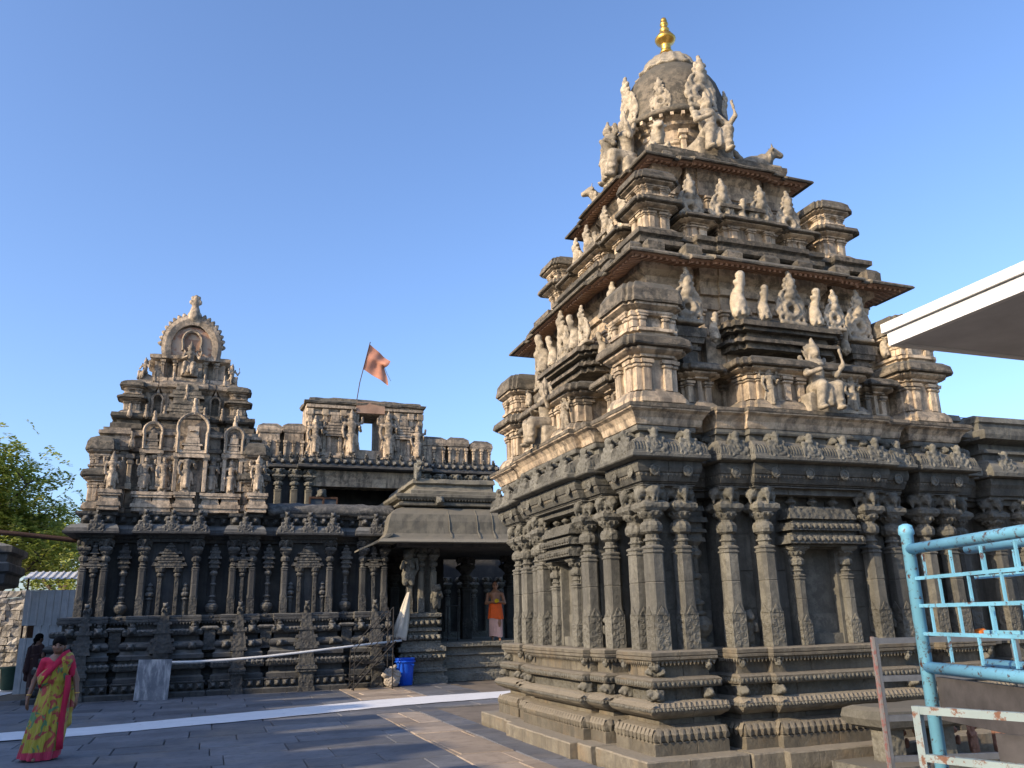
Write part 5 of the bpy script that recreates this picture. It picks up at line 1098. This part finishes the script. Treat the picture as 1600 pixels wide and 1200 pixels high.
# rubbish by the shed
M['lime_bag'] = plain('lime_bag', (.40, .46, .10), .5, 0, .3, 8, .2); M['dark_green'] = plain('dark_green', (.02, .06, .04), .6, 0, .3, 8, .1)
tag(MB().lathe([(.22, 0), (.26, .05), (.30, .55), (.32, .58), (.32, .62), (.27, .62), (.25, .1)], 18).build('waste_bin', 'dark_green', None, 0, True, (-5.05, 28.0, 0)), 'dark green waste bin in the shade by the shed', 'bin')
bgm = MB(); bgm.add(*figure([('e', (0, 0, .22), (.22, .2, .22)), ('c', (0, 0, .4), (.03, 0, .58), .12, .05), ('e', (.1, 0, .12), (.18, .16, .12))], k=.05, h=.03, rough=.012)); tag(bgm.build('plastic_bag', 'lime_bag', None, 0, False, (-5.65, 28.0, .25)), 'lime yellow plastic bag on a stone heap at the left edge', 'bag')
# ---- right foreground: queue barriers
def paint_mat(name, col, chip, amt):
    m, t, b = mat(name); p, g = pos(t); k = ramp(t, noise_n(t, p, 28, 8, .75), [(amt, (0, 0, 0)), (amt+.05, (1, 1, 1))])
    c = mixc(t, ramp(t, noise_n(t, p, 5, 5, .6), [(.35, (0, 0, 0)), (.7, (1, 1, 1))]), col, tuple(x*.75 for x in col))
    lk(t, mixc(t, k, c, chip), b.inputs['Base Color']); b.inputs['Roughness'].default_value = .45; bump(t, b, k, .3, -.003); return m
M['blue_paint'] = paint_mat('chipped_blue_paint', (.18, .46, .62), (.10, .045, .03), .555); M['pale_paint'] = paint_mat('pale_worn_paint', (.27, .34, .34), (.16, .08, .05), .53)
M['red_paint'] = paint_mat('worn_red_paint', (.27, .12, .105), (.20, .19, .18), .47); M['grey_steel'] = plain('grey_steel', (.20, .21, .22), .5, .5, .3, 14, .1); M['board'] = plain('weathered_board', (.075, .07, .07), .8, 0, .5, 9, .25)
def barrier(loc, ang, label, L=1.5, post=True):
    r = empty('queue_barrier', loc, label, 'barrier', 'blue queue barriers'); r.rotation_euler = (0, 0, ang)
    if post: MB().lathe([(.0245, 0), (.0245, 1.885), (.030, 1.89), (.030, 1.905), (.025, 1.925), (.01, 1.932)], 16).build('post', 'blue_paint', r, 0, True)
    MB().tube([(0, 0, 1.83), (L, 0, 1.83)], .021, 14).build('top_rail', 'blue_paint', r, 0, True); MB().tube([(0, 0, 1.38), (L, 0, 1.38)], .022, 14).build('bottom_rail', 'blue_paint', r, 0, True)
    MB().tube([(L, 0, 0), (L, 0, 1.9)], .031, 14).build('end_post', 'blue_paint', r, 0, True)
    lv = [1.805, 1.715, 1.61, 1.505, 1.405]
    for z in lv[1:4]: MB().box(.02, L-.02, -.005, .005, z-.0065, z+.0065).build('flat_bar', 'blue_paint', r)
    for i in range(4):
        x = .10+(.09 if i % 2 else 0)
        while x < L: MB().box(x-.0045, x+.0045, -.004, .004, lv[i+1], lv[i]).build('grid_bar', 'blue_paint', r); x += .19
    if post: MB().box(.02, L, .02, .04, 1.19, 1.345).build('board', 'board', r, .002)
    return r
BA = math.atan2(-.65, -.20)
barrier((2.65, 2.65, 0), BA, 'nearest blue pipe barrier with tall round post and welded grid, dark board below')
barrier((2.93, 2.62, 0), BA, 'second blue grid barrier standing just behind the nearest one', post=False)
pf_ = empty('pale_barrier', (1.985, 2.045, 0), 'pale worn steel barrier frame in the bottom right corner, nearest the viewer', 'barrier'); pf_.rotation_euler = (0, 0, math.atan2(-.36, .12)+.0)
MB().box(-.011, .011, -.011, .011, 0, 1.325).build('post', 'pale_paint', pf_, .001); MB().box(.0, 1.2, -.010, .010, 1.303, 1.325).build('top_bar', 'pale_paint', pf_, .001); MB().box(.0, 1.2, -.010, .010, 1.175, 1.195).build('lower_bar', 'pale_paint', pf_, .001)
MB().box(.20, 1.2, .02, .03, .6, 1.265).build('panel', 'board', pf_, .001)
rf_ = empty('steel_frame', (3.27, 3.60, 0), 'narrow red and grey steel frame like a ladder standing behind the blue post', 'frame'); rf_.rotation_euler = (0, 0, -.30)
MB().box(-.008, .003, -.014, .014, 0, 1.465).build('red_upright', 'red_paint', rf_); MB().box(.005, .020, -.014, .014, 0, 1.462).build('upright', 'grey_steel', rf_)
for z in (1.445, 1.26, 1.07, .88): MB().box(.0, .75, -.012, .012, z-.016, z+.012).build('cross_bar', 'grey_steel', rf_)
MB().box(.74, .765, -.018, .018, 0, 1.46).build('upright', 'grey_steel', rf_)
# stone bench and broken carvings at the temple foot
bn = empty('stone_bench', (7.0, 7.40, 0), 'low dark stone bench with rounded top slab at the foot of the near temple', 'bench')
MB().loft([[(x, y, z) for x, y in ((-.48-d, -.28-d), (.65+d, -.28-d), (.65+d, .30+d), (-.48-d, .30+d))] for d, z in ((-.05, .42), (.02, .45), (.05, .52), (.03, .60), (-.04, .63))], sub=.15).build('top_slab', 'granite', bn, .012)
for x in (-.26, .42): MB().loft([oct_ring(.12, .02, z, x, 0) for z in (0, .1, .3, .43)]).build('leg', 'granite_carved', bn, .006)
MB().box(-.75, .8, -.36, .3, 0, .10).build('foot_slab', 'granite', bn, .01)
M['redstone'] = stone('red_stone', [(.20, .10, .07), (.30, .16, .11), (.38, .22, .15)], (.12, .08, .06), (.5, .7), carve=10, bs=.8)
for i, (x, y, s, rz) in enumerate(((7.15, 7.75, .62, .2), (7.5, 7.7, .55, -.3), (7.85, 7.72, .6, .1), (8.2, 7.70, .5, .4), (8.6, 7.7, .58, 0))):
    o = obj('carved_fragment', remat(STAND if i % 2 else YALI, 'redstone'), None, (x, y, 0), rz, s*(1.0 if i % 2 else 1.3))
    tag(o, ['reddish carved stone fragment nearest the bench, a rampant beast', 'reddish carved figure fragment second from the bench', 'reddish carved beast fragment in the middle of the row behind the barrier', 'reddish carved figure fragment fourth from the bench', 'reddish carved beast fragment farthest from the bench'][i], 'fragment', 'broken carvings along the temple foot')
M['orange_cloth'] = plain('orange_cloth', (.75, .20, .03), .8, 0, .25, 8, .1)
ob = MB(); ob.add(*figure([('e', (0, 0, .05), (.10, .08, .06)), ('e', (.05, 0, .07), (.06, .06, .05)), ('e', (-.06, -.02, .05), (.05, .06, .045))], k=.03, h=.014, rough=.004)); tag(ob.build('folded_cloth', 'orange_cloth', None, 0, True, (9.62, 8.64, 1.215)), 'small folded orange cloth lying on the ledge of the near temple', 'cloth')
# concrete canopy overhead on the right
M['canopy_white'] = plain('white_concrete', (.72, .71, .68), .8, 0, .12, 4, .1); M['canopy_grey'] = plain('grey_concrete', (.58, .58, .58), .9, 0, .2, 3, .15)
cn = empty('concrete_canopy', (4.4, 4.3, 0), 'flat concrete canopy with white edge jutting in overhead at the right', 'canopy')
MB().box(.05, 7, -7, -.05, 3.40, 3.52).build('slab', 'canopy_grey', cn); MB().box(0, .048, -7, 0, 3.385, 3.48).build('fascia', 'canopy_white', cn); MB().box(.05, 7, -.048, 0, 3.385, 3.48).build('fascia', 'canopy_white', cn); MB().box(-.025, 7, -7, .025, 3.485, 3.55).build('edge_band', 'canopy_white', cn)
for x, y in ((6.5, -1.5), (6.5, -6)): MB().tube([(x, y, 0), (x, y, 3.4)], .09, 14).build('column', 'canopy_white', cn)
tag(MB().tube([(9.9, 9.0, 4.30), (12, 9.2, 4.42), (16, 9.5, 4.7)], .008, 4).build('wire', 'black_steel'), 'thin wire strung above the hall roof at the right edge', 'wire')
# ------------------------------------------------------------------ people
def skin_mat(name, c): 
    m, t, b = mat(name); p, g = pos(t); lk(t, mixc(t, noise_n(t, p, 30, 4), c, tuple(x*.7 for x in c)), b.inputs['Base Color']); b.inputs['Roughness'].default_value = .5; b.inputs['Subsurface Weight'].default_value = .08; return m
M['skin'] = skin_mat('skin', (.22, .115, .07)); M['hair'] = plain('hair', (.008, .007, .007), .8, 0, .4, 40, .1); M['hair'].node_tree.nodes['Principled BSDF'].inputs['Specular IOR Level'].default_value = .08
M['pink'] = plain('pink_blouse', (.50, .016, .06), .75, 0, .15, 20, .1)
def sari_mat():
    m, t, b = mat('printed_sari'); tc = node(t, 'ShaderNodeTexCoord'); mp = node(t, 'ShaderNodeMapping'); mp.inputs['Scale'].default_value = (1, 1, .7); lk(t, tc.outputs['Object'], mp.inputs['Vector']); p = mp.outputs[0]
    c = mixc(t, noise_n(t, p, 6, 3), (.44, .34, .025), (.30, .27, .02))
    r = ramp(t, noise_n(t, p, 6.5, 3, .55, 1.6), [(.53, (0, 0, 0)), (.57, (1, 1, 1))]); c = mixc(t, r, c, (.36, .04, .035))
    mp2 = node(t, 'ShaderNodeMapping'); mp2.inputs['Location'].default_value = (3.1, 1.7, 5.2); lk(t, tc.outputs['Object'], mp2.inputs['Vector'])
    gq = ramp(t, noise_n(t, mp2.outputs[0], 6.0, 2, .5, 1.0), [(.60, (0, 0, 0)), (.63, (1, 1, 1))]); c = mixc(t, gq, c, (.08, .20, .08))
    sx = node(t, 'ShaderNodeSeparateXYZ'); lk(t, tc.outputs['Object'], sx.inputs[0]); hem = ramp(t, sx.outputs[2], [(.105, (1, 1, 1)), (.115, (0, 0, 0))]); c = mixc(t, hem, c, (.42, .015, .06))
    lk(t, c, b.inputs['Base Color']); b.inputs['Roughness'].default_value = .6; b.inputs['Sheen Weight'].default_value = .2
    mp3 = node(t, 'ShaderNodeMapping'); mp3.inputs['Scale'].default_value = (30, 18, 3); mp3.inputs['Rotation'].default_value = (0, .35, 0); lk(t, tc.outputs['Object'], mp3.inputs['Vector']); bump(t, b, noise_n(t, mp3.outputs[0], 1.2, 4, .55), .9, .03); return m
M['sari'] = sari_mat()
def hand(x, y, z, s):
    """palm and five fingers hanging from the wrist; s is the side the thumb does not point to"""
    P = [('e', (x, y, z-.045), (.020, .036, .048))]
    for i, (dy, L) in enumerate(((-.027, .062), (-.009, .072), (.009, .068), (.025, .052))): P += [('c', (x, y+dy, z-.080), (x-s*.004, y+dy, z-.080-L*.55), .0085, .008), ('c', (x-s*.004, y+dy, z-.080-L*.55), (x-s*.018, y+dy, z-.080-L), .008, .0065)]
    P += [('c', (x, y-.03, z-.035), (x-s*.008, y-.055, z-.075), .011, .008), ('c', (x-s*.008, y-.055, z-.075), (x-s*.01, y-.055, z-.10), .008, .0065)]
    return P
def head(z, tilt=0):
    return [('e', (0, .0, z+.02), (.074, .090, .098)), ('e', (0, -.030, z-.045), (.056, .060, .062)), ('c', (0, -.088, z+.012), (0, -.100, z-.022), .010, .015), ('e*', (.076, .012, z-.005), (.012, .020, .030)), ('e', (0, -.083, z-.060), (.026, .012, .011)), ('e*', (.04, -.062, z-.022), (.026, .026, .026)), ('c', (0, .01, z-.06), (0, .018, z-.17), .050, .056)]
def eyes(parent, z, M4):
    for s in (-1, 1):
        e = MB(); e.lathe([(.001, -.008), (.011, -.004), (.012, 0), (.011, .004), (.001, .008)], 8, (s*.031, -.0845, z+.012)); put('eye', e.mesh('eye', 'hair', 0, True), parent, M4)
        put('eyebrow', MB().tube([(s*.012, -.094, z+.034), (s*.032, -.094, z+.041), (s*.052, -.080, z+.035)], .004, 5).mesh('eyebrow', 'hair'), parent, M4)
WH = 1.385
woman = empty('person', (-1.82, 12.93, 0), 'person in yellow and red printed sari with pink blouse walking across the courtyard', 'person')
woman.rotation_euler = (0, 0, -.04)
HM = Matrix.Translation((0, 0, WH)) @ Matrix.Rotation(-.35, 4, 'Z') @ Matrix.Translation((0, 0, -WH))
bodyP = head(WH)+[('c', (0, .02, .98), (0, .02, 1.18), .115, .125), ('e', (0, .01, 1.19), (.155, .09, .07)), ('e', (0, -.05, 1.10), (.12, .07, .07)), ('e', (0, .02, .90), (.16, .12, .10)),
        ('c*', (.155, .02, 1.19), (.245, .03, .96), .046, .038), ('c', (.245, .03, .96), (.285, -.03, .76), .036, .026), ('c', (-.245, .03, .96), (-.285, -.05, .76), .036, .026),
        ('c', (.075, .02, .86), (.08, -.02, .46), .085, .055), ('c', (.08, -.02, .46), (.085, .03, .07), .052, .034), ('c', (-.075, .02, .86), (-.085, -.10, .46), .085, .055), ('c', (-.085, -.10, .46), (-.085, -.12, .07), .052, .034),
        ('c', (.085, .04, .045), (.09, -.12, .025), .034, .026), ('c', (-.085, -.11, .045), (-.09, -.27, .025), .034, .026)]+hand(.287, -.035, .755, 1)+hand(-.287, -.055, .755, -1)
def body_mesh(name, prims, mt, h=.011, k=.022):
    return fig_mesh(name, prims, mt, k=k, h=h, pad=.03)
wb = put('body', body_mesh('person_body', bodyP, 'skin'), woman, Matrix.Identity(4))
eyes(wb, WH, Matrix.Identity(4))
put('hair', fig_mesh('hair', [('e', (0, .025, WH+.035), (.086, .092, .100)), ('e', (0, -.012, WH+.052), (.081, .086, .083)), ('e', (0, .115, WH-.02), (.055, .045, .055)), ('-e', (0, -.125, WH-.03), (.060, .070, .088)), ('c', (0, .11, WH-.06), (.01, .12, WH-.40), .032, .018)], 'hair', k=.02, h=.011, pad=.03), wb, Matrix.Identity(4))
def pleated(fn_extra=None):
    """skirt of the sari: a swept cone with pleats, stepping forward on one leg"""
    rings = []; n = 72
    for f in np.linspace(0, 1, 26):
        z = 1.00-.975*f; rx = .150+.085*f**.8+.02*math.sin(f*3.1); ry = .118+.100*f; cy = .02-.055*f; cx = -.07*f*f; ring = []
        for i in range(n):
            a = 2*math.pi*i/n; fr = max(0, -math.sin(a)); am = (.006+.022*f)*(.35+.9*fr)
            r_ = 1+am*math.sin(13*a+1.5*math.sin(3*f+a))*3.2+.03*math.sin(3*a+4*f)
            ring.append((cx+rx*math.cos(a)*r_, cy+ry*math.sin(a)*r_-(.04*f if math.cos(a) < 0 and math.sin(a) < 0 else 0), z+.015*math.sin(2*a+1)*f))
        rings.append(ring)
    return MB().loft(rings, cap=(1, 0))
skirt = put('sari', pleated().mesh('sari', 'sari', 0, True), woman, Matrix.Identity(4))
drp = fig_mesh('sari_drape', [('e', (0, .01, .97), (.172, .140, .10)), ('c', (-.10, -.05, .98), (.10, -.045, 1.20), .105, .085), ('c', (.06, -.04, 1.10), (.125, .0, 1.235), .10, .066), ('c', (.125, .0, 1.235), (.135, .10, 1.14), .066, .06), ('c', (.135, .10, 1.14), (.15, .12, .62), .075, .10), ('c', (.14, .11, 1.0), (.17, .10, .42), .05, .07), ('c', (.02, -.075, 1.02), (.11, -.06, .58), .06, .05)], 'sari', k=.03, h=.013, rough=.003, pad=.03)
put('sari_drape', drp, skirt, Matrix.Identity(4))
BRD = MB()
def ribbon(mb, pts, wd, th=.007):
    rings = []
    for i, p in enumerate(pts):
        p = Vector(p); d = (Vector(pts[min(i+1, len(pts)-1)])-Vector(pts[max(i-1, 0)])).normalized(); out = Vector((p.x*1.2, p.y-.06, 0)).normalized(); sd = d.cross(out).normalized(); wv = wd*(1+.12*math.sin(i*1.7))
        rings.append([tuple(p-sd*wv-out*th), tuple(p-sd*wv+out*th), tuple(p+sd*wv+out*th), tuple(p+sd*wv-out*th)])
    mb.loft(rings)
ribbon(BRD, [(-.175, -.06, .90), (-.145, -.125, .97), (-.085, -.158, 1.05), (-.01, -.158, 1.13), (.055, -.135, 1.21), (.10, -.085, 1.275), (.125, -.02, 1.305), (.135, .06, 1.27)], .040)
ribbon(BRD, [(.165, -.09, 1.02), (.175, -.105, .85), (.165, -.135, .65), (.16, -.16, .45), (.165, -.175, .25), (.17, -.17, .12)], .040)
put('sari_border', BRD.mesh('sari_border', 'pink', .004, True), skirt, Matrix.Identity(4))
put('blouse', fig_mesh('blouse', [('c', (0, .02, 1.06), (0, .02, 1.16), .125, .132), ('e', (0, .01, 1.195), (.165, .098, .068)), ('e', (0, -.05, 1.10), (.128, .078, .075)), ('c*', (.15, .02, 1.19), (.20, .03, 1.03), .060, .052), ('-e', (0, -.10, 1.27), (.07, .10, .07))], 'pink', k=.02, h=.012, pad=.03), wb, Matrix.Identity(4))
M['gold_bangle'] = plain('gold_bangle', (.7, .42, .1), .3, .9, .1, 9, 0)
for x, y in ((.280, -.022), (-.280, -.04)):
    put('bangle', MB().lathe([(.030, -.006), (.034, -.002), (.034, .004), (.030, .008)], 14, (x, y, .79)).mesh('bangle', 'gold_bangle', 0, True), wb, Matrix.Identity(4))

# priest on the porch platform
priest = empty('person', (7.96, 23.75, 1.0), 'bare-chested person in orange waistcloth and pale pink lower cloth holding yellow flowers in the porch', 'person')
priest.rotation_euler = (0, 0, -.25); priest.scale = (1.06, 1.06, 1.08); PH = 1.42
M['skin2'] = skin_mat('skin_tan', (.36, .17, .085)); M['orange'] = plain('orange_waistcloth', (.85, .13, .02), .8, 0, .18, 14, .15); M['pale_pink'] = plain('pale_pink_cloth', (.68, .42, .34), .85, 0, .15, 14, .2); M['yellow'] = plain('yellow_flowers', (.80, .55, .02), .8, 0, .3, 40, .2)
pbP = head(PH)+[('c', (0, .02, .95), (0, .02, 1.20), .125, .14), ('e', (0, .0, 1.21), (.185, .10, .075)), ('e', (0, -.06, 1.02), (.12, .09, .10)), ('c', (.19, .02, 1.20), (.25, .02, .97), .05, .042), ('c', (.25, .02, .97), (.07, -.19, 1.0), .04, .03), ('c', (-.19, .02, 1.20), (-.25, .02, .97), .05, .042), ('c', (-.25, .02, .97), (-.07, -.19, 1.0), .04, .03),
      ('e', (0, .02, .88), (.16, .13, .11)), ('c', (.08, .02, .85), (.09, -.10, .45), .085, .056), ('c', (.09, -.10, .45), (.09, -.08, .07), .052, .036), ('c', (-.08, .02, .85), (-.08, .04, .45), .085, .056), ('c', (-.08, .04, .45), (-.08, .10, .07), .052, .036), ('c', (.09, -.07, .04), (.10, -.24, .025), .035, .028), ('c', (-.08, .11, .045), (-.09, -.05, .025), .035, .028)]
for s in (-1, 1):
    pbP += [('e', (s*.05, -.215, 1.01), (.035, .024, .035))]
    for i in range(4): pbP.append(('c', (s*.04, -.235, 1.035-.018*i), (s*.002, -.262, 1.035-.018*i), .0085, .007))
    pbP.append(('c', (s*.05, -.23, 1.04), (s*.03, -.245, 1.075), .010, .008))
pbm = put('body', body_mesh('priest_body', pbP, 'skin2', .012), priest, Matrix.Identity(4)); eyes(pbm, PH, Matrix.Identity(4))
put('hair', fig_mesh('hair_short', [('e', (0, .025, PH+.035), (.080, .090, .092)), ('-e', (0, -.10, PH-.01), (.08, .09, .10))], 'hair', k=.015, h=.012, pad=.03), pbm, Matrix.Identity(4))
def wrap(z0, z1, r0, r1, legs, mt, name, pl=11):
    rings = []; n = 60
    for f in np.linspace(0, 1, 18):
        z = z0+(z1-z0)*f; ring = []
        for i in range(n):
            a = 2*math.pi*i/n; r_ = r0+(r1-r0)*f; r_ *= 1+(.02+.05*f)*math.sin(pl*a+2*math.sin(2*f+a)); ring.append((r_*math.cos(a), .02-.02*f+r_*.80*math.sin(a)-legs*f*math.cos(a), z+.02*math.sin(a*2)*f))
        rings.append(ring)
    return MB().loft(rings, cap=(1, 0)).mesh(name, mt, 0, True)
put('waistcloth', wrap(1.0, .56, .165, .205, .02, 'orange', 'waistcloth', 7), priest, Matrix.Identity(4)); put('lower_cloth', wrap(.66, .10, .185, .17, .10, 'pale_pink', 'lower_cloth', 12), priest, Matrix.Identity(4))
fl_ = empty('flowers', (7.96-.06, 23.48, 2.10), 'bunch of yellow flowers held in both hands at the chest', 'flowers'); 
for i in range(14):
    put('blossom', MB().lathe([(.005, -.02), (.026, -.008), (.03, .004), (.018, .018), (.004, .022)], 8).mesh('blossom', 'yellow', .004), fl_, TR(random.uniform(-.05, .05), random.uniform(-.04, .03), random.uniform(-.05, .07)))
# person in dark clothes by the shed
M['brown_cloth'] = plain('dark_brown_cloth', (.045, .022, .022), .85, 0, .3, 12, .15)
dp_ = empty('person', (-3.98, 24.9, 0), 'person in dark brown clothes standing in the shade by the metal shed', 'person'); dp_.rotation_euler = (0, 0, 2.4)
d1 = put('body', wb.data, dp_, Matrix.Identity(4)); put('hair', bpy.data.meshes['hair'], d1, Matrix.Identity(4)); put('skirt', remat(bpy.data.meshes['sari'], 'brown_cloth'), dp_, Matrix.Identity(4)); put('drape', remat(drp, 'brown_cloth'), dp_, Matrix.Identity(4)); put('blouse', remat(bpy.data.meshes['blouse'], 'brown_cloth'), d1, Matrix.Identity(4))
